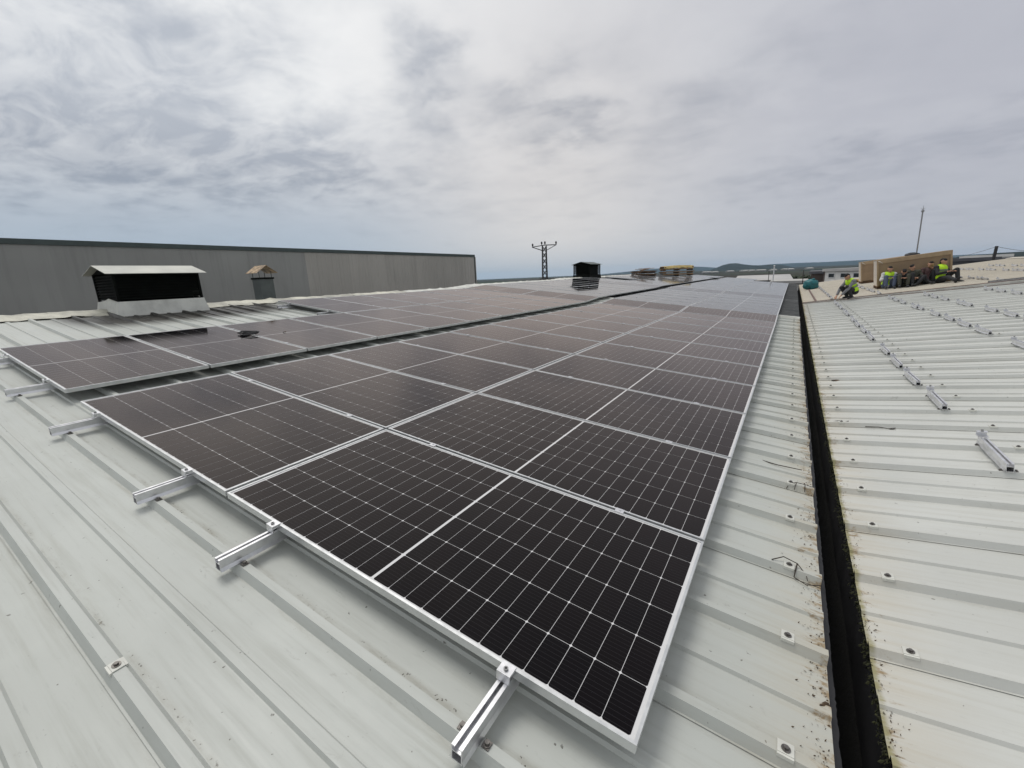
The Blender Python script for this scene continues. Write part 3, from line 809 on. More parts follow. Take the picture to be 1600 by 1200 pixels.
# galvanised pins of the gap: cable duct in the walkway gap
# stacks of timber past the ridge row
def timber_stack(label, x, u, ln, wd, ht, ang, tarp, name='timber_stack', fn=None, seed=1):
    rr_ = random.Random(seed); fn = fn or LW
    p = fn(x, u, ZP + .03 if fn is LW else .03)
    t_ = thing(name, label, 'timber stack', Matrix.Translation(p) @ Matrix.Rotation(R(ang), 4, 'Z'))
    n = max(2, int(ht / .11)); k = 0
    for i in range(n):
        z = i * .11
        if i % 2 == 0:
            for j in range(3):
                xx = -ln / 2 + (ln - .1) * j / 2
                mb = MB(); mb.box(xx, xx + .1, -wd / 2 + rr_.uniform(0, .08), wd / 2 - rr_.uniform(0, .08), z, z + .095); mb.build('bearer', M['wood_dark'], t_)
        else:
            for j in range(5):
                yy = -wd / 2 + (wd - .14) * j / 4
                mb = MB(); a = rr_.uniform(-.1, .05); mb.box(-ln / 2 + a, ln / 2 + rr_.uniform(-.08, .1), yy, yy + .13, z - .012, z + .03 + rr_.uniform(0, .05)); mb.build('plank', M['wood_dark'] if rr_.random() < .5 else M['wood'], t_)
    zt_ = n * .11
    if tarp:
        mb = MB(); vs, fs = [], []; nx, ny = 14, 8
        for i in range(nx + 1):
            for j in range(ny + 1):
                a, b = i / nx, j / ny
                e = 1 if j in (0, ny) else 0
                vs.append((-ln / 2 - .04 + (ln + .08) * a, (-wd / 2 - .03) + (wd + .06) * b, zt_ + .03 + .035 * noise.noise(Vector((a * 6, b * 4, seed))) + .06 * math.sin(a * 3) - (.20 + .06 * noise.noise(Vector((a * 9, b, 4)))) * e))
        for i in range(nx):
            for j in range(ny): fs.append((i * (ny + 1) + j, (i + 1) * (ny + 1) + j, (i + 1) * (ny + 1) + j + 1, i * (ny + 1) + j + 1))
        mb.add(vs, fs); mb.build('tarpaulin', M['tarp'], t_, True)
    else:
        for k in range(5):
            mb = MB(); m_ = Matrix.Translation((rr_.uniform(-.4, .3), rr_.uniform(-.3, .3), zt_ + .03 * k)) @ Matrix.Rotation(rr_.uniform(-.5, .5), 4, 'Z') @ Matrix.Rotation(rr_.uniform(-.12, .12), 4, 'Y')
            mb.box(-.45, .45, -.06, .06, 0, .03, m_); mb.build('plank', M['wood'], t_)
    return t_
def on_left(px, py, z=ZP):
    """where a sight line meets the left roof (u, x)"""
    d = ray(px, py); n = ML @ Vector((0, 0, 1)); p0 = ML @ Vector((0, 0, z)) + Vector((0, 0, .135))
    t_ = (p0 - CAM_POS).dot(n) / d.dot(n); w = ML.transposed() @ (CAM_POS + d * t_ - Vector((0, 0, .135))); return w.x, w.y
timber_stack('untidy low stack of pallet timber on the ridge, nearer the dark vent', -9.3, 32.6, 1.5, 1.0, .45, 60, False, seed=4)
timber_stack('long timber stack under an ochre cover at the far end of the ridge', -8.3, 39.0, 2.5, 1.0, .86, 38, True, seed=5)

# ------------------------------------------------------------------ gutter litter
def scatter(name, n, gen, mat, parent):
    mb = MB()
    for _ in range(n):
        p, s_, h = gen()
        a = rnd.uniform(0, 6.28); ca, sa = math.cos(a) * s_, math.sin(a) * s_ * rnd.uniform(.35, .8)
        t1 = Vector((ca, sa, rnd.uniform(-.2, .5) * s_)); t2 = Vector((-sa, ca * .6, rnd.uniform(0, .4) * s_))
        mb.add([p - t1, p + t2 * .8 + Vector((0, 0, h * .4)), p + t1 + Vector((0, 0, h)), p - t2 * .8], [(0, 1, 2, 3)])
    o = mb.build(name, mat, parent); o['kind'] = 'stuff'; return o
def clumpy(u): return noise.noise(Vector((u * 2.3, 5.1, 0))) + .5 * noise.noise(Vector((u * 7.0, 1.1, 0)))
def genL():
    while True:
        u = .1 + 7 * rnd.random() ** 1.6
        if clumpy(u) > rnd.uniform(-.5, .5): break
    d = abs(rnd.gauss(0, .045)); return LW(.52 - d, u, ZP + .003), rnd.uniform(.002, .0065), .004
def genR():
    while True:
        u = .1 + 9 * rnd.random() ** 1.5
        if clumpy(u + 40) > rnd.uniform(-.5, .5): break
    d = abs(rnd.gauss(0, .028)); return RW(.004 + d, u, .003), rnd.uniform(.002, .006), .004
tag(scatter('leaf_litter', 950, genL, M['dryleaf'], None), 'brown leaf crumbs along the left gutter edge', 'leaf litter')
tag(scatter('leaf_litter', 650, genR, M['dryleaf'], None), 'brown leaf crumbs along the right gutter edge', 'leaf litter')
def genM():
    u = .05 + 16 * rnd.random() ** 1.5
    w = .5 + clumpy(u * 1.3 + 9)
    a = abs(rnd.gauss(0, .006 + .007 * max(0, w)))
    return Vector((RW(0, u, 0).x + .004 - a, u, RW(0, u, 0).z - .010 - a * 1.6 + .6 * 0 + rnd.uniform(-.006, .006))), rnd.uniform(.004, .011), rnd.uniform(.004, .016)
tag(scatter('moss', 3000, genM, M['moss'], None), 'olive green moss tufts along the right side of the dark gutter', 'moss')
# ragged flap of liner on the left gutter side
mb = MB(); vs, fs = [], []; n = 700
for i in range(n + 1):
    y = -1.0 + 14 * (i / n) ** 1.4
    w = .026 + .004 * noise.noise(Vector((y * 3, 0, 2))) + .004 * noise.noise(Vector((y * 17, 3, 2))) + .0035 * noise.noise(Vector((y * 55, 3, 2)))
    for (a, b) in ((.504, -.212), (.506 + w, -.226)): vs.append((a, y, b + zL(y)))
    for (a, b) in ((.504, -.216), (.506 + w, -.230)): vs.append((a, y, b + zL(y)))
for i in range(n): k = i * 4; fs += [(k, k + 1, k + 5, k + 4), (k + 2, k + 6, k + 7, k + 3), (k + 1, k + 3, k + 7, k + 5)]
mb.add(vs, fs); M['flap'] = simple('grey membrane', (.020, .020, .022), .6, 0, .2, 4); mb.build('gutter_membrane', M['flap'], left_hall)
def twig(label, fn, x, u, z, segs, seed):
    rr_ = random.Random(seed); t_ = thing('twig', label, 'twig', Matrix.Translation(fn(x, u, z)))
    mb = MB()
    for (pts, r0) in segs:
        mb.tube([Vector(p) for p in pts], [r0 * (1 - .5 * i / len(pts)) for i in range(len(pts))], 6)
    mb.build('stem', M['twig'], t_, True)
twig('bent forked twig hooked over a roof rib at the left gutter edge', LW, .36, 1.36, ZP + .037, [([(-.05, -.02, .01), (0, .01, .025), (.06, .0, .012), (.10, -.03, -.02), (.15, -.035, -.03)], .0028), ([(.06, .0, .012), (.055, -.03, -.0), (.05, -.06, -.03), (.10, -.09, -.034), (.16, -.07, -.03)], .0034), ([(.10, -.03, -.02), (.105, -.06, -.03)], .002)], 1)
twig('small dark twig tangle on a rib end farther up the left gutter edge', LW, .44, 2.37, ZP + .037, [([(-.06, .0, .0), (-.02, -.01, .02), (.03, .0, .012), (.08, -.02, .01)], .003), ([(-.02, -.01, .02), (-.03, -.05, -.02)], .0026), ([(.03, .0, .012), (.03, -.05, -.02)], .0026), ([(-.06, 0, 0), (-.075, -.05, -.02)], .0026)], 2)
twig('dark sprig of leaves against a rib beside the right gutter', RW, .10, 4.15, .004, [([(-.1, -.02, .002), (0, .0, .02), (.11, .02, .012)], .005), ([(-.05, 0, .01), (.02, .07, .012)], .005), ([(0, -.03, .004), (.09, .06, .02)], .006)], 3)
twig('thin loose twig lying on the cream roof right of the gutter', RW, .42, 4.02, .004, [([(-.12, 0, .004), (-.02, .012, .012), (.10, .0, .006)], .0045), ([(.05, .0, .01), (.11, .05, .012)], .004)], 4)
twig('dark stick lying between ribs at the left gutter edge', LW, .30, 2.70, ZP + .004, [([(-.10, .05, .004), (.0, .0, .008), (.16, -.02, .006)], .0042)], 5)
def leaf(label, fn, x, u, z, s_, seed):
    rr_ = random.Random(seed); mb = MB(); vs = []
    for k in range(9):
        th = 2 * math.pi * k / 9; q = s_ * (1 + .25 * rr_.uniform(-1, 1)) * (1 if k not in (0,) else 1.5)
        vs.append((q * math.cos(th), q * .6 * math.sin(th), .004 + .006 * math.sin(2 * th)))
    vs.append((0, 0, .012)); fs = [(k, (k + 1) % 9, 9) for k in range(9)]
    vs += [(a, b, c - .0015) for a, b, c in vs]; fs += [((k + 1) % 9 + 10, k + 10, 19) for k in range(9)]
    mb.add(vs, fs); tag(mb.build('fallen_leaf', M['dryleaf'], None, False, Matrix.Translation(fn(x, u, z)) @ Matrix.Rotation(rr_.uniform(0, 6), 4, 'Z')), label, 'leaf')
leaf('single dry leaf on the cream roof close to the gutter', RW, .20, 6.1, .003, .045, 1)
leaf('two-lobed dead leaf hanging at the left gutter edge near the camera', LW, .505, .60, ZP + .006, .018, 2)
leaf('tiny dry leaf scrap beside the coil of cable on the panels', LW, -6.2, 2.72, .001, .022, 3)
leaf('dark leaf speck on the pan of the cream roof nearest the camera', RW, .10, .74, .002, .008, 4)

# ------------------------------------------------------------------ crates, sack
def crate_frame(p0, p1):
    d = Vector((p1.x - p0.x, p1.y - p0.y, p1.z - p0.z)); ln = d.length; lx = d.normalized()
    back = Vector((-(-lx.y), -lx.x, 0)); back = Vector((-lx.y, lx.x, 0))
    if back.y < 0: back = -back
    ly = back.normalized(); lz = lx.cross(ly).normalized(); ly = lz.cross(lx)
    m_ = Matrix.Identity(4)
    for i in range(3): m_[i][0] = lx[i]; m_[i][1] = ly[i]; m_[i][2] = lz[i]; m_[i][3] = p0[i]
    return m_, ln
def on_beige(px, py, z=.02):
    d = ray(px, py); n = MB2 @ Vector((0, 0, 1)); p0 = BW(0, 0, z); t_ = (p0 - CAM_POS).dot(n) / d.dot(n); return CAM_POS + d * t_
def crate(label, p0, p1, ht, wd):
    m_, ln = crate_frame(p0, p1)
    t_ = thing('panel_crate', label, 'crate', m_, 'cardboard crates of solar panels')
    mb = MB()
    mb.box(.03, ln - .03, .03, wd - .03, .13, ht - .011); mb.build('carton', M['card'], t_)
    mb = MB(); mb.box(0, ln, 0, wd, ht - .0108, ht + .004); mb.box(0, ln, -.0005, .0295, ht - .16, ht - .0110); mb.build('lid', M['card2'], t_)
    for x in (.0, ln - .06): mb = MB(); mb.box(x, x + .06, .0, .0295, .13, ht - .1602); mb.build('edge_guard', M['card2'], t_)
    mb = MB(); vs, fs = [], []
    for j in range(9):        # wrap on the left end, torn
        for i in range(13):
            vs.append((.0295 - .012 - .012 * abs(noise.noise(Vector((i * .9, j * .7, 2)))), .0 + wd * j / 8, .12 + (ht - .14 + .0) * i / 12))
    for j in range(8):
        for i in range(12): fs.append((j * 13 + i, j * 13 + i + 1, (j + 1) * 13 + i + 1, (j + 1) * 13 + i))
    mb.add(vs, fs); mb.build('stretch_wrap', M['wrap'], t_, True)
    mb = MB()
    mb.tube([(.05, -.012, ht - .05), (.12, -.03, ht - .09), (.2, -.02, ht - .16)], [.03, .02, .006], 5); mb.build('wrap_tail', M['wrap'], t_)
    for y in (.04, wd / 2 - .05, wd - .14):
        mb = MB(); mb.box(.0, ln, y, y + .10, .0, .095); mb.build('runner', M['wood_dark'], t_)
    for i in range(6):
        x = .0 + (ln - .1) * i / 5; mb = MB(); mb.box(x, x + .1, .02, wd - .02, .0952, .118); mb.build('board', M['wood'], t_)
    return t_
pa = on_beige(1370, 451.5); pb_ = pa + MB2 @ Vector((2.33, 0, 0))
crate('long brown cardboard crate on a pallet behind the seated workers', pa, pb_, 1.20, 1.05)
q0 = on_beige(1345, 443.5); dirx = (pb_ - pa).normalized()
crate('farther brown cardboard crate half hidden behind the long one', q0, q0 + dirx * 2.3, 1.16, 1.05)
# lumpy teal sack
def lump(mb, c, rx, ry, rz, seed, amp=.18, seg=22, ring=14):
    vs, fs = [], []
    for i in range(ring + 1):
        ph = math.pi * i / ring
        for k in range(seg):
            th = 2 * math.pi * k / seg
            d = Vector((math.sin(ph) * math.cos(th), math.sin(ph) * math.sin(th), math.cos(ph)))
            q = 1 + amp * noise.noise(d * 2.3 + Vector((seed, 0, 0))) + amp * .5 * noise.noise(d * 6 + Vector((seed, 4, 0)))
            e = abs(d.z) ** .8 * (1 if d.z > 0 else -1)
            vs.append((c[0] + rx * q * d.x, c[1] + ry * q * d.y, c[2] + rz * q * e))
    for i in range(ring):
        for k in range(seg): fs.append((i * seg + k, (i + 1) * seg + k, (i + 1) * seg + (k + 1) % seg, i * seg + (k + 1) % seg))
    mb.add(vs, fs)
p = on_beige(1266, 452)
t_ = thing('sack', 'lumpy teal plastic sack on the beige roof left of the crouching worker', 'sack', Matrix.Translation(p))
mb = MB(); lump(mb, (0, .2, .26), .40, .36, .30, 2); mb.build('sack_body', M['teal'], t_, True)
mb = MB(); lump(mb, (.1, .15, .56), .09, .08, .07, 7, .4, 10, 8); mb.build('tied_neck', M['teal'], t_, True)
p = on_beige(1338, 441)
t_ = thing('debris_heap', 'small heap of orange brown wrapping scraps beside the farther crate', 'scraps', Matrix.Translation(p))
for k in range(5):
    mb = MB(); lump(mb, (rnd.uniform(-.35, .35), rnd.uniform(-.2, .2), .08), .16, .12, .10, k, .5, 10, 7); mb.build('scrap', M['wood'] if k % 2 else M['tarp'], t_, True)

# ------------------------------------------------------------------ people
def capsule_union(name, caps, mat, parent, voxel=.012, mw=None):
    """one continuous skin: tapered limbs and ellipsoids merged into a single surface"""
    bm = bmesh.new()
    for (a, b, ra, rb) in caps:
        a, b = Vector(a), Vector(b); d = b - a; L = max(d.length, 1e-4)
        q = d.to_track_quat('Z', 'Y').to_matrix().to_4x4() if d.length > 1e-4 else Matrix.Identity(4)
        base = Matrix.Translation(a) @ q
        seg, ring = 12, 5; vs = []
        prof = [(ra * math.cos(th), ra * math.sin(th)) for th in [-math.pi / 2 + math.pi / 2 * i / ring for i in range(ring + 1)]]
        prof += [(rb * math.cos(th), L + rb * math.sin(th)) for th in [math.pi / 2 * i / ring for i in range(ring + 1)]]
        rows = []
        for (r_, z) in prof:
            rows.append([bm.verts.new(base @ Vector((max(r_, 1e-5) * math.cos(2 * math.pi * k / seg), max(r_, 1e-5) * math.sin(2 * math.pi * k / seg), z))) for k in range(seg)])
        for i in range(len(rows) - 1):
            for k in range(seg): bm.faces.new((rows[i][k], rows[i][(k + 1) % seg], rows[i + 1][(k + 1) % seg], rows[i + 1][k]))
        bm.faces.new(rows[0][::-1]); bm.faces.new(rows[-1])
    me = bpy.data.meshes.new(name); bm.to_mesh(me); bm.free()
    tmp = bpy.data.objects.new(name + '_raw', me); COL.objects.link(tmp)
    md = tmp.modifiers.new('r', 'REMESH'); md.mode = 'VOXEL'; md.voxel_size = voxel; md.use_smooth_shade = True
    sm = tmp.modifiers.new('s', 'SMOOTH'); sm.iterations = 3; sm.factor = .5
    dg = bpy.context.evaluated_depsgraph_get()
    out = bpy.data.meshes.new_from_object(tmp.evaluated_get(dg)); out.name = name
    bpy.data.objects.remove(tmp, do_unlink=True); bpy.data.meshes.remove(me)
    out.materials.clear(); out.materials.append(mat)
    return link(name, out, parent, mw)
def hand_caps(wrist, dirv, up):
    d = Vector(dirv).normalized(); u = Vector(up); u = (u - d * u.dot(d)).normalized(); s_ = d.cross(u)
    w = Vector(wrist); caps = []
    palm = w + d * .075
    for o in (-.026, -.009, .009, .026): caps.append((w + d * .015 + s_ * o * .7, palm + s_ * o, .014, .012))
    for o, l in ((-.030, .058), (-.010, .072), (.010, .076), (.030, .066)):
        a = palm + s_ * o; m_ = a + d * l * .55 - u * .008; e = a + d * l * .9 - u * .035
        caps += [(a, m_, .0095, .009), (m_, e, .009, .0075)]
    tb = w + d * .03 + s_ * .034; caps += [(tb, tb + d * .035 + s_ * .022 - u * .006, .0115, .010), (tb + d * .035 + s_ * .022 - u * .006, tb + d * .062 + s_ * .024 - u * .018, .010, .008)]
    return caps
def person(label, pos, face, J, cloth, scale=1.0, vest=False, head_tilt=0.0):
    """J: joints in a body frame: x right, y forward, z up, metres"""
    m_ = Matrix.Translation(pos) @ Matrix.Rotation(math.atan2(-face[0], face[1]), 4, 'Z') @ Matrix.Scale(scale, 4)
    t_ = thing('person', label, 'person', m_)
    V = {k: Vector(v) for k, v in J.items()}
    hd = V['head']; nk = V['neck']; fw_ = Vector((J.get('gaze', (0, 1, -.25)))).normalized(); upv = (hd - nk).normalized()
    upv = (upv - fw_ * upv.dot(fw_)).normalized(); sd_ = fw_.cross(upv)
    body = [(V['hip'] + Vector((-.07, 0, 0)), V['hip'] + Vector((.07, 0, 0)), .12, .12), (V['hip'], V['chest'], .13, .145), (V['shl'], V['shr'], .07, .07), (V['chest'], nk, .11, .055), (nk, hd, .052, .055),
            (hd - fw_ * .018 + upv * .055, hd + fw_ * .012 + upv * .04, .088, .082), (hd + fw_ * .03 - upv * .03, hd + fw_ * .045 - upv * .055, .06, .042),
            (hd + fw_ * .095 + upv * .02, hd + fw_ * .112 - upv * .012, .010, .014), (hd + fw_ * .082 - upv * .045 - sd_ * .018, hd + fw_ * .082 - upv * .045 + sd_ * .018, .011, .011)]
    for s_ in (-1, 1):
        body.append((hd + sd_ * s_ * .085 + upv * .03, hd + sd_ * s_ * .088 - upv * .012, .016, .011))
        body.append((hd + fw_ * .078 + sd_ * s_ * .033 + upv * .028, hd + fw_ * .080 + sd_ * s_ * .036 + upv * .028, .012, .012))
    for e in 'lr':
        body += [(V['sh' + e], V['el' + e], .048, .038), (V['el' + e], V['ha' + e], .038, .027)]
        body += [(V['hip'] + Vector((-.085 if e == 'l' else .085, 0, 0)), V['kn' + e], .082, .055), (V['kn' + e], V['an' + e], .054, .036), (V['an' + e], V['to' + e], .036, .030)]
        d = V['ha' + e] - V['el' + e]; body += hand_caps(V['ha' + e], d, Vector((0, 0, 1)) if abs(d.normalized().z) < .85 else Vector((0, 1, 0)))
    capsule_union('body', body, M['skin'], t_, .011)
    g = .016
    sh = [(V['hip'] + Vector((-.06, 0, .06)), V['hip'] + Vector((.06, 0, .06)), .125 + g, .125 + g), (V['hip'], V['chest'], .128 + g, .145 + g), (V['shl'], V['shr'], .07 + g, .07 + g), (V['chest'], nk - (nk - V['chest']) * .25, .11 + g, .075)]
    for e in 'lr': sh += [(V['sh' + e], V['el' + e], .048 + g, .042 + g), (V['el' + e], V['el' + e] + (V['ha' + e] - V['el' + e]) * .82, .042 + g, .030 + g)]
    capsule_union('shirt', sh, cloth['top'], t_, .015)
    tr = [(V['hip'] + Vector((-.08, 0, -.01)), V['hip'] + Vector((.08, 0, -.01)), .120 + g, .120 + g)]
    for e in 'lr': tr += [(V['hip'] + Vector((-.085 if e == 'l' else .085, 0, 0)), V['kn' + e], .084 + g, .060 + g), (V['kn' + e], V['an' + e] + (V['kn' + e] - V['an' + e]) * .12, .060 + g, .045 + g)]
    capsule_union('trousers', tr, cloth['legs'], t_, .015)
    for e in 'lr':
        d = (V['to' + e] - V['an' + e]); capsule_union('shoe', [(V['an' + e] - Vector((0, 0, .01)), V['to' + e], .048, .042), (V['an' + e] - d * .25 - Vector((0, 0, .02)), V['an' + e], .042, .045)], M['black_cloth'], t_, .014)
    hair = [(hd - fw_ * .030 + upv * .070, hd + fw_ * .016 + upv * .085, .086, .070), (hd - fw_ * .045 + upv * .03, hd - fw_ * .05 - upv * .03, .072, .055)]
    capsule_union('hair', hair, M['hair'], t_, .014)
    if vest:
        gv = .034; ab = (V['chest'] - V['hip']).normalized()
        vc = [(V['hip'] + ab * .05 + Vector((-.06, 0, 0)), V['hip'] + ab * .05 + Vector((.06, 0, 0)), .122 + gv, .122 + gv), (V['hip'] + ab * .05, V['chest'], .122 + gv, .142 + gv), (V['shl'] * .8 + V['shr'] * .2, V['shr'] * .8 + V['shl'] * .2, .066 + gv, .066 + gv)]
        capsule_union('hi_vis_vest', vc, M['hivis'], t_, .016)
        ax = ab
        for off, nm in ((.22, 'reflective_band'), (.36, 'reflective_band')):
            c = V['hip'] + ax * ((V['chest'] - V['hip']).length * off / .42)
            mb = MB(); s1 = ax.cross(Vector((1, 0, 0))).normalized(); s2 = Vector((1, 0, 0))
            ring = []
            for zz in (-.025, .025):
                for k in range(20):
                    th = 2 * math.pi * k / 20; ring.append(c + ax * zz + s2 * (.222 if off < .3 else .205) * math.cos(th) * .86 + s1 * .186 * math.sin(th))
            mb.add(ring, [(k, (k + 1) % 20, 20 + (k + 1) % 20, 20 + k) for k in range(20)]); mb.build(nm, M['grey_cloth'], t_, True)
    return t_
SIT = dict(hip=(0, .0, .13), chest=(0, -.06, .48), neck=(0, -.03, .62), head=(0, .01, .72), shl=(-.17, -.05, .55), shr=(.17, -.05, .55), ell=(-.25, .10, .33), elr=(.25, .10, .33), hal=(-.12, .33, .40), har=(.12, .33, .40),
           knl=(-.14, .40, .46), knr=(.14, .40, .46), anl=(-.12, .52, .08), anr=(.12, .52, .08), tol=(-.13, .68, .045), tor=(.13, .68, .045))
def var(base, **kw): d = dict(base); d.update(kw); return d
nrm = Vector((0, -1, 0))
def seat(fr, off): 
    p = pa + (pb_ - pa) * fr + nrm * off; return Vector((p.x, p.y, BW((p.x - OB.x) / math.cos(A2), p.y, .02).z))
person('seated worker in a yellow vest over pale shirt, leftmost against the crate', seat(.13, .30), (nrm.x, nrm.y), var(SIT, gaze=(-.2, 1, -.1)), dict(top=M['pale_cloth'], legs=M['denim']), 1.04, True)
person('seated worker in dark clothes bent low, second from left against the crate', seat(.30, .45), (nrm.x, nrm.y), var(SIT, chest=(0, .10, .42), neck=(0, .17, .52), head=(0, .24, .58), shl=(-.17, .1, .46), shr=(.17, .1, .46), ell=(-.26, .24, .30), elr=(.26, .24, .3), hal=(-.1, .42, .36), har=(.1, .42, .36), gaze=(0, 1, -.9)), dict(top=M['black_cloth'], legs=M['olive_cloth']), 1.0)
person('seated worker in olive jacket and pale shirt front, third from left against the crate', seat(.47, .40), (nrm.x, nrm.y), var(SIT, chest=(.05, .0, .47), neck=(.09, .05, .60), head=(.13, .10, .69), shl=(-.11, -.01, .55), shr=(.22, .02, .52), hal=(-.02, .36, .30), har=(.05, .38, .33), knl=(-.24, .36, .36), anl=(-.02, .50, .08), tol=(.06, .62, .05), gaze=(.5, 1, -.4)), dict(top=M['olive_cloth'], legs=M['black_cloth']), 1.0)
person('seated worker in a maroon top, between the olive jacket and the bright vest', seat(.66, .28), (nrm.x, nrm.y), var(SIT, knl=(-.10, .30, .52), anl=(-.12, .30, .08), tol=(-.13, .45, .045), knr=(.26, .38, .30), anr=(.05, .52, .09), tor=(-.02, .64, .06), hal=(-.08, .24, .56), har=(.22, .32, .33), gaze=(.6, 1, 0)), dict(top=M['maroon'], legs=M['black_cloth']), 1.02)
person('seated worker in a bright yellow vest with one leg stretched out to the right', seat(.80, .50), (nrm.x * .8 + dirx.x * .6, nrm.y * .8 + dirx.y * .6), var(SIT, chest=(0, -.02, .50), knr=(.20, .45, .20), anr=(.34, .86, .10), tor=(.38, .97, .20), gaze=(-.3, 1, -.2)), dict(top=M['black_cloth'], legs=M['black_cloth']), 1.08, True)
SQ = dict(hip=(0, -.12, .30), chest=(0, .03, .64), neck=(0, .11, .77), head=(0, .19, .84), shl=(-.17, .06, .69), shr=(.17, .06, .69), ell=(-.20, .26, .42), elr=(.20, .26, .42), hal=(-.10, .44, .15), har=(.10, .46, .13),
          knl=(-.15, .28, .47), knr=(.15, .26, .44), anl=(-.13, .02, .09), anr=(.13, -.02, .09), tol=(-.14, .17, .04), tor=(.14, .13, .04), gaze=(0, 1, -.7))
pw_ = on_beige(1327, 467, .03)
wl = -rt; wl = Vector((wl.x, wl.y, 0)).normalized()
person('lone worker in a yellow vest crouching over the roof joint, facing left', pw_ + Vector((0, .05, 0)), (wl.x - .1, wl.y - .15), SQ, dict(top=M['grey_cloth'], legs=M['black_cloth']), .92, True)

# ------------------------------------------------------------------ grey hall beyond the ridge
WX, WTOP = -31.7, 4.12
gh = thing('industrial_hall', 'long grey clad hall rising behind the left roof ridge', 'building')
y = -14.0; k = 0
while y < 41.4:
    lite = y > 19.9
    mb = MB()
    yb = min(y + 1.0, 41.55)
    off = .004 * ((k * 7) % 3)
    if lite: prof = [(y + .004, 0), (y + .004, .03 + off), (y + .30, .03 + off), (y + .33, .052 + off), (y + .42, .052 + off), (y + .45, .03 + off), (y + .74, .03 + off), (y + .77, .052 + off), (y + .86, .052 + off), (y + .89, .03 + off), (yb - .006, .03 + off), (yb - .006, 0)]
    else: prof = [(y + .0006, 0), (y + .0006, .03), (yb - .0006, .03), (yb - .0006, 0)]
    mb.prism(prof, [lambda a, b, z=z: Vector((WX + b, a, z)) for z in (-9, WTOP - .24)])
    mb.build('wall_panel', M['wall_lite'] if lite else M['wall_dark'], gh); y += 1.0; k += 1
mb = MB(); mb.box(WX - 28, WX - .002, -14, 41.55, -9, WTOP - .5); mb.build('inner_mass', M['wall_dark'], gh)
mb = MB(); mb.box(WX - .25, WX + .10, -14.05, 41.68, WTOP - .238, WTOP + .02); mb.box(WX - .05, WX + .08, 41.56, 41.66, -9, WTOP - .24); mb.build('parapet_trim', M['dark_green'], gh)
mb = MB(); mb.box(WX - 28, WX - .26, -14, 41.55, WTOP - .49, WTOP - .2); mb.build('flat_roof', M['far_roof_d'], gh)

# ------------------------------------------------------------------ masts and pole
def bar(mb, a, b, w): mb.tube([a, b], w, 4)
def at_depth(px, py, dist): return CAM_POS + ray(px, py) * dist
tp = at_depth(851.5, 436, 76); GZ = -9.0
t_ = thing('power_pylon', 'dark steel lattice power pole with a crossarm standing behind the panels', 'pylon', Matrix.Translation((tp.x, tp.y, GZ)))
H = at_depth(851, 384, 76).z - GZ
yaw = math.atan2(rt.y, rt.x) + R(6)
rot = Matrix.Rotation(yaw, 4, 'Z')
mb = MB(); wb, wt = 1.05, .62
def corner(i, z):
    w = wb + (wt - wb) * z / H; return rot @ Vector(((-w if i in (0, 3) else w) / 2, (-w if i in (0, 1) else w) / 2, z))
for i in range(4): bar(mb, corner(i, 0), corner(i, H), .072)
mb.build('leg', M['tower'], t_)
mb = MB(); z = 0; k = 0
while z < H - .4:
    z2 = min(H, z + .95)
    for i in range(4):
        j = (i + 1) % 4
        bar(mb, corner(i, z), corner(j, z2), .042); bar(mb, corner(j, z), corner(i, z2), .042)
    z = z2; k += 1
mb.build('bracing', M['tower'], t_)
mb = MB()
for y in (-.28, .28):
    bar(mb, rot @ Vector((-2.05, y * .5, H - .15)), rot @ Vector((0, y, H + .12)), .06); bar(mb, rot @ Vector((2.05, y * .5, H + .12)), rot @ Vector((0, y, H + .12)), .06)
    bar(mb, rot @ Vector((-2.05, y * .5, H - .15)), rot @ Vector((-.31, y, H - .75)), .045); bar(mb, rot @ Vector((2.05, y * .5, H + .12)), rot @ Vector((.31, y, H - .75)), .045)
mb.build('crossarm', M['tower'], t_)
mb = MB(); bar(mb, rot @ Vector((-.9, 0, H - 5.35)), rot @ Vector((1.75, 0, H - 5.4)), .09); bar(mb, rot @ Vector((-.7, 0, H - 5.4)), rot @ Vector((-.3, 0, H - 6.1)), .05); mb.build('lower_arm', M['tower'], t_)
for x, dz in ((-1.95, -.15), (-.42, .12), (.12, .16), (2.0, .12)):
    mb = MB(); mb.tube([rot @ Vector((x, 0, H + dz)), rot @ Vector((x, 0, H + dz + .12)), rot @ Vector((x, 0, H + dz + .18)), rot @ Vector((x, 0, H + dz + .42)), rot @ Vector((x, 0, H + dz + .56))], [.05, .05, .14, .15, .08], 8); mb.build('insulator', M['porcelain'], t_)
# lightning mast behind the long crate
b0 = on_beige(1433, 444); b0 = at_depth(1431.5, 400, (b0 - CAM_POS).length + 2.4)
top = at_depth(1443.2, 322, (b0 - CAM_POS).length * 1.0)
bz = BW((b0.x - OB.x) / math.cos(A2), b0.y, 0).z
t_ = thing('lightning_mast', 'thin leaning lightning mast rising behind the long crate', 'mast', Matrix.Translation((b0.x, b0.y, bz)))
dv = (top - b0); foot = b0 - dv * ((b0.z - bz) / dv.z); o0 = Vector((b0.x, b0.y, bz))
mb = MB(); mb.tube([foot - o0, b0 + dv * .90 - o0], .026, 8); mb.build('pole', M['alu_dark'], t_)
mb = MB(); mb.tube([b0 + dv * .885 - o0, b0 + dv * .92 - o0], .055, 8); mb.tube([b0 + dv * .92 - o0, b0 + dv * 1.02 - o0], [.016, .004], 6); mb.tube([b0 + dv * .93 - o0, b0 + dv * .955 + Vector((-.07, 0, 0)) - o0], .009, 6); mb.tube([b0 + dv * .93 - o0, b0 + dv * .965 + Vector((.07, 0, 0)) - o0], .009, 6); mb.build('air_terminal', M['alu_dark'], t_)
p_ = at_depth(1426, 396, (b0 - CAM_POS).length - 1.5)
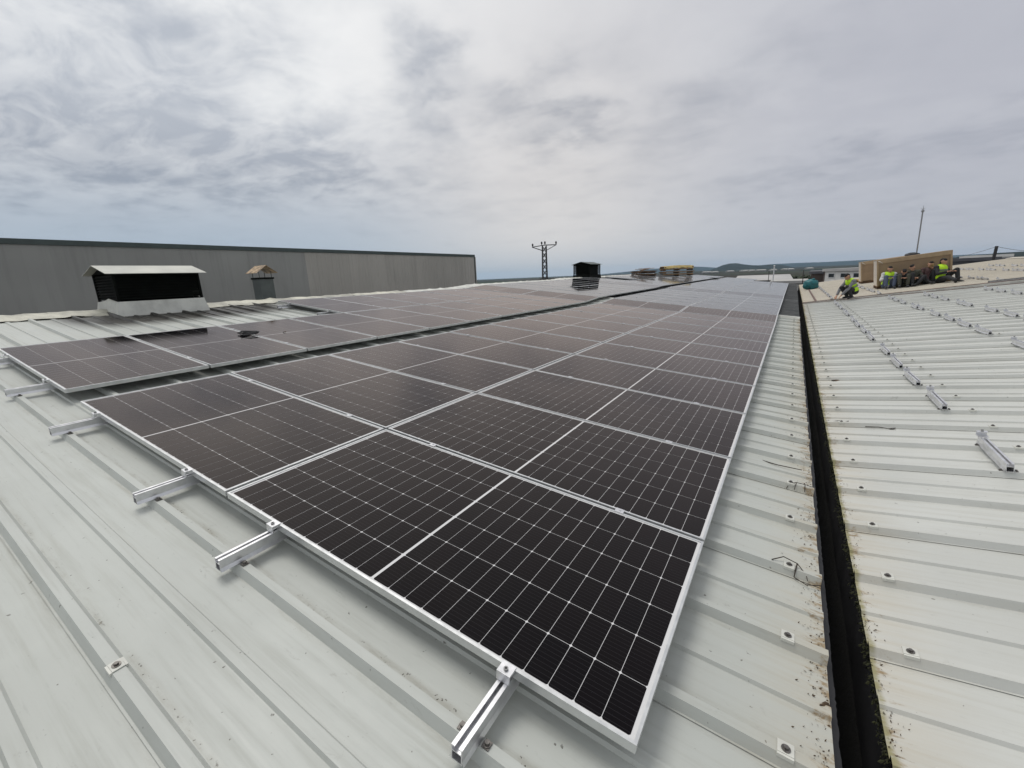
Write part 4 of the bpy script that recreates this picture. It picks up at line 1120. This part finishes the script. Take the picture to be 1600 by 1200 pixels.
t_ = thing('black_cover', 'small black sheet lying on top of the long crate', 'sheet', Matrix.Translation(p_))
mb = MB(); lump(mb, (0, 0, -.06), .24, .3, .10, 3, .3, 12, 8); mb.build('sheet_body', M['rubber'], t_)
# dark post with wires far right, timber pile
pp = at_depth(1551, 407, 46); pt = at_depth(1557.5, 384.5, 46)
t_ = thing('wire_post', 'dark leaning post carrying two wires beyond the right ridge', 'post', Matrix.Translation(pp))
mb = MB(); mb.tube([Vector((0, 0, -.8)) , pt - pp], .09, 8); mb.build('post', M['tower'], t_)
for (e, sag) in ((at_depth(1440, 402, 80), .5), (at_depth(1690, 386, 50), .3)):
    mb = MB(); q = []
    for i in range(13):
        s_ = i / 12; v_ = (pt - pp) * .97 * (1 - s_) + (e - pp) * s_; v_.z -= sag * 4 * s_ * (1 - s_); q.append(v_)
    mb.tube(q, .012, 5); mb.build('wire', M['tower'], t_)
d_ = at_depth(1592, 405, 30)
timber_stack('brown stack of timber on the right ridge at the picture edge', 11.2, 33.3, 2.6, 1.0, .55, 75, False, fn=BW, seed=8)
for (px, y0_, y1_, dist, m_, w_, lab) in ((1208, 436, 415.5, 60, 'flag_white', .06, 'white flagpole beyond the far end of the panel roof'), (1254, 440, 423, 52, 'tower', .035, 'thin black pole just left of the teal sack'), (1200.5, 438, 424, 58, 'tower', .03, 'thin grey pole left of the white flagpole')):
    a = at_depth(px, y0_, dist); b = at_depth(px + .2, y1_, dist)
    t_ = thing('pole', lab, 'pole', Matrix.Translation((a.x, a.y, GZ)))
    mb = MB(); mb.tube([(0, 0, 0), (0, 0, b.z - GZ)], [w_ * 1.3, w_], 8); mb.build('shaft', M[m_], t_)
    mb = MB(); mb.tube([(0, 0, b.z - GZ), (0, 0, b.z - GZ + .08)], [w_ * 1.8, w_ * .8], 8); mb.build('cap', M[m_], t_)

# ------------------------------------------------------------------ neighbouring buildings
def building(label, pxa, pxb, ytop, dist, depth, wall, roof, wins=None, name='neighbour_building', skew=0.0, side=None, gable=0.0, dist_b=None):
    a = at_depth(pxa, ytop, dist); b = at_depth(pxb, ytop, dist_b or dist); b.z = a.z
    lx = (b - a).normalized(); ln = (b - a).length; ly = Vector((-lx.y, lx.x, 0))
    if ly.dot(fw) < 0: ly = -ly
    m_ = Matrix.Identity(4)
    for i in range(3): m_[i][0] = lx[i]; m_[i][1] = ly[i]
    m_[0][3], m_[1][3], m_[2][3] = a.x, a.y, GZ
    t_ = thing(name, label, 'building', m_); h = a.z - GZ
    mb = MB(); mb.box(0, ln, 0, depth, 0, h - .3); mb.build('wall', wall, t_)
    if side is not None:
        mb = MB(); mb.box(-.12, -.003, -.05, depth, 0, h - .3); mb.build('end_wall', side, t_)
    mb = MB()
    if gable: mb.prism([(-.3, h - .298), (depth / 2, h - .298 + gable), (depth + .3, h - .298)], [lambda p, q, x=x: Vector((x, p, q)) for x in (-.3, ln + .3)])
    else: mb.box(-.2, ln + .2, -.2, depth + .2, h - .298, h)
    mb.build('roof', roof, t_)
    for (u0, u1, z0, z1) in wins or []:
        mb = MB(); x0, x1 = u0 * ln, u1 * ln; zz0, zz1 = h - z0, h - z1
        mb.box(x0 - .06, x1 + .06, -.05, -.002, zz0 - .06, zz0 - .001); mb.box(x0 - .06, x1 + .06, -.05, -.002, zz1 + .001, zz1 + .06); mb.box(x0 - .06, x0 - .001, -.05, -.002, zz0, zz1); mb.box(x1 + .001, x1 + .06, -.05, -.002, zz0, zz1)
        f_ = mb.build('window', M['flag_white'], t_)
        mb = MB(); mb.box(x0, x1, -.03, -.003, zz0, zz1); mb.build('pane', M['glass_dark'], f_)
    return t_
wn = []
for c in (.10, .38, .66, .92): wn += [(c, c + .13, .95, .55), (c, c + .13, 1.75, 1.35)]
building('white office block with small dark windows behind the crouching worker', 1290, 1362, 420, 62, 14, M['office'], M['far_roof'], wn, side=M['brick_dark'], dist_b=58)
building('dark brown block adjoining the white office block', 1268, 1289, 424, 64, 10, M['brick_dark'], M['far_roof_d'])
building('low grey roofed shed beyond the far end of the panels', 1150, 1236, 436, 75, 22, M['far_roof'], M['far_roof'], gable=.6)
building('low pale roofed shed nearest the far end of the gutter', 1206, 1262, 439.5, 60, 8, M['shed'], M['shed'])
wn = [(c, c + .10, .80, .45) for c in (.08, .26, .44, .62, .80)]
building('white long building with dark windows on the right skyline', 1503, 1580, 400, 75, 12, M['office'], M['office'], wn)
building('dark grey roofed hall in front of the white skyline building', 1478, 1560, 404.5, 62, 8, M['far_roof_d'], M['far_roof_d'])

# ------------------------------------------------------------------ land
def ground_mat():
    m, t, b = newmat('open country'); co = t.node('ShaderNodeTexCoord').outputs['Object']
    n = t.noise(co, .0016, 6, .6); v = t.node('ShaderNodeTexVoronoi'); v.inputs['Scale'].default_value = .0035; t.link(co, v.inputs['Vector'])
    c = t.mix(t.maprange(n, .35, .65, 0, 1), (.030, .040, .030), (.070, .070, .052)); c = t.mix(.35, c, v.outputs['Color'], 'MULTIPLY')
    t.link(c, b.inputs['Base Color']); b.inputs['Roughness'].default_value = .95; b.inputs['Specular IOR Level'].default_value = .1; return m
def wood_mat():
    m, t, b = newmat('scrub covered hill'); co = t.node('ShaderNodeTexCoord').outputs['Object']
    n = t.noise(co, .006, 8, .7); c = t.mix(t.maprange(n, .35, .65, 0, 1), (.012, .020, .020), (.026, .036, .032)); t.link(c, b.inputs['Base Color']); b.inputs['Roughness'].default_value = .95; b.inputs['Specular IOR Level'].default_value = .1; return m
GM_, WM_ = ground_mat(), wood_mat()
mb = MB(); rings = [0, 30, 80, 200, 500, 1200, 3000, 7000, 12500]; seg = 72; vs = [(0, 0, GZ)]; fs = []
for r_ in rings[1:]: vs += [(r_ * math.cos(2 * math.pi * k / seg), r_ * math.sin(2 * math.pi * k / seg), GZ) for k in range(seg)]
fs += [(0, 1 + k, 1 + (k + 1) % seg) for k in range(seg)]
for i in range(len(rings) - 2):
    for k in range(seg): a = 1 + i * seg; fs.append((a + k, a + seg + k, a + seg + (k + 1) % seg, a + (k + 1) % seg))
mb.add(vs, fs); tag(mb.build('ground', GM_), kind='structure')
def hill(name, prof, dist, thick, seed, rough=1.0):
    """a ridge: crest line seen as prof, falling to the plain on both sides"""
    mb = MB(); vs, fs = [], []; n = 120; m_ = 16
    xs = [p[0] for p in prof]
    for i in range(n + 1):
        px = xs[0] + (xs[-1] - xs[0]) * i / n
        py = pw(prof, px)
        c = at_depth(px, py, 1.0) - CAM_POS; hz = Vector((c.x, c.y, 0)); k = dist / hz.length
        crest = CAM_POS + c * k; out = hz.normalized()
        hh = max(crest.z - GZ, .5)
        for j in range(m_ + 1):
            s_ = -1 + 2 * j / m_
            f_ = (math.cos(s_ * math.pi) * .5 + .5) ** .8
            nz = noise.fractal(Vector((crest.x / (thick * .25) + seed, crest.y / (thick * .25), s_ * 3)), 1.0, 2.0, 5) * hh * .10 * rough * (1 - f_ * .9) * min(1, f_ * 4)
            p = crest + out * (s_ * thick); vs.append((p.x, p.y, GZ - 1 + (hh + 1) * f_ + nz + noise.noise(Vector((px * .35 * (dist / 4000), seed, 0))) * hh * .012 * f_))
    for i in range(n):
        for j in range(m_): a = i * (m_ + 1) + j; fs.append((a, a + m_ + 1, a + m_ + 2, a + 1))
    mb.add(vs, fs); tag(mb.build(name, WM_, None, True), kind='structure')
hill('hill', [(1010, 440), (1060, 434), (1085, 430), (1105, 424), (1120, 418), (1130, 414), (1140, 411.6), (1151, 411.2), (1162, 413), (1175, 414.4), (1188, 414.6), (1205, 413.2), (1222, 414), (1240, 417.5), (1262, 421.5), (1290, 424), (1330, 426), (1400, 428)], 4300, 1300, 1)
hill('hill', [(760, 440), (820, 439), (870, 436), (905, 432), (940, 428.5), (975, 425), (1010, 421), (1045, 418), (1075, 416.2), (1100, 417), (1130, 419), (1170, 416), (1205, 412.8), (1240, 411), (1290, 409.3), (1345, 406.5), (1400, 404), (1470, 399.5), (1560, 396), (1660, 391)], 9500, 1800, 2)
hill('hill', [(1250, 430), (1275, 421.5), (1300, 418.8), (1330, 417.5), (1345, 416), (1400, 411), (1470, 404.5), (1490, 402.5), (1515, 400), (1530, 398), (1545, 397.2), (1560, 395), (1600, 393), (1680, 389), (1760, 388)], 1300, 420, 3, 1.5)
# dark wood in the middle distance
def canopy(name, pts, dist, label, seed):
    rr_ = random.Random(seed); mb = MB()
    for (px, py, r_) in pts:
        for q in range(34):
            c = at_depth(px + rr_.uniform(-5, 5), py + rr_.uniform(-.8, 3.5), dist + rr_.uniform(-25, 25))
            v1 = Vector((rr_.uniform(-1, 1), rr_.uniform(-1, 1), rr_.uniform(-.7, 1))).normalized() * rr_.uniform(.5, 1.2); v2 = v1.orthogonal().normalized() * rr_.uniform(.4, 1.1)
            mb.add([c - v1, c - v2, c + v1, c + v2], [(0, 1, 2, 3)])
    tag(mb.build(name, M['leaf_dark']), label, 'wood', kind='stuff')
M['leaf_dark'] = simple('dark foliage', (.035, .045, .022), .9, 0, .5, .5)
canopy('wood', [(1226 + 4.2 * k, 433.5 - .012 * (k - 8) ** 2 + 1.2 * math.sin(k * 2.1), 1) for k in range(16)], 260, 'dark belt of trees left of the white office block', 5)
# pale sheds scattered at the foot of the hill
for si, (px, py, w_) in enumerate(sorted(((1106, 431.5, 30), (1118, 432.8, 18), (1164, 429.5, 22), (1170, 430.5, 34), (1176, 429, 16), (1190, 430.5, 26), (1231, 425.5, 24), (1237, 426, 14), (1210, 428, 14), (1142, 432, 20), (1267, 423, 16)))):
    dist = 1500 + 25 * ((px * 7) % 11)
    a = at_depth(px, py, dist); lx = rt.copy(); lx.z = 0; lx.normalize(); ly = Vector((-lx.y, lx.x, 0))
    h = max(4, a.z - GZ)
    zb0 = a.z - 4.5
    m_ = Matrix.Identity(4)
    for i in range(3): m_[i][0] = lx[i]; m_[i][1] = ly[i]
    m_[0][3], m_[1][3], m_[2][3] = a.x, a.y, GZ
    t_ = thing('distant_shed', 'distant pale shed at the foot of the hill, %s from the left' % nth(si), 'shed', m_, 'distant pale sheds at the foot of the hill')
    mb = MB(); mb.box(-w_ / 2, w_ / 2, 0, 18, 0, h - 1.2); mb.build('wall', M['shed'], t_)
    mb = MB(); mb.prism([(-.5, h - 1.19), (9, h + .6), (18.5, h - 1.19)], [lambda p, q, x=x: Vector((x, p, q)) for x in (-w_ / 2 - .5, w_ / 2 + .5)]); mb.build('roof', M['shed'], t_)

# ------------------------------------------------------------------ the air
hm = bpy.data.materials.new('thin blue haze'); hm.use_nodes = True; hm.node_tree.nodes.clear(); t = NT(hm.node_tree)
pv = t.node('ShaderNodeVolumePrincipled'); pv.inputs['Color'].default_value = (.52, .76, 1, 1); pv.inputs['Density'].default_value = 0.45e-4; pv.inputs['Anisotropy'].default_value = .2
t.link(pv.outputs[0], t.node('ShaderNodeOutputMaterial').inputs['Volume'])
mb = MB(); mb.box(-13000, 13000, -13000, 13000, GZ - 3, 190); hz = mb.build('haze', hm); tag(hz, 'thin pale haze lying over the whole country', 'haze', kind='stuff')
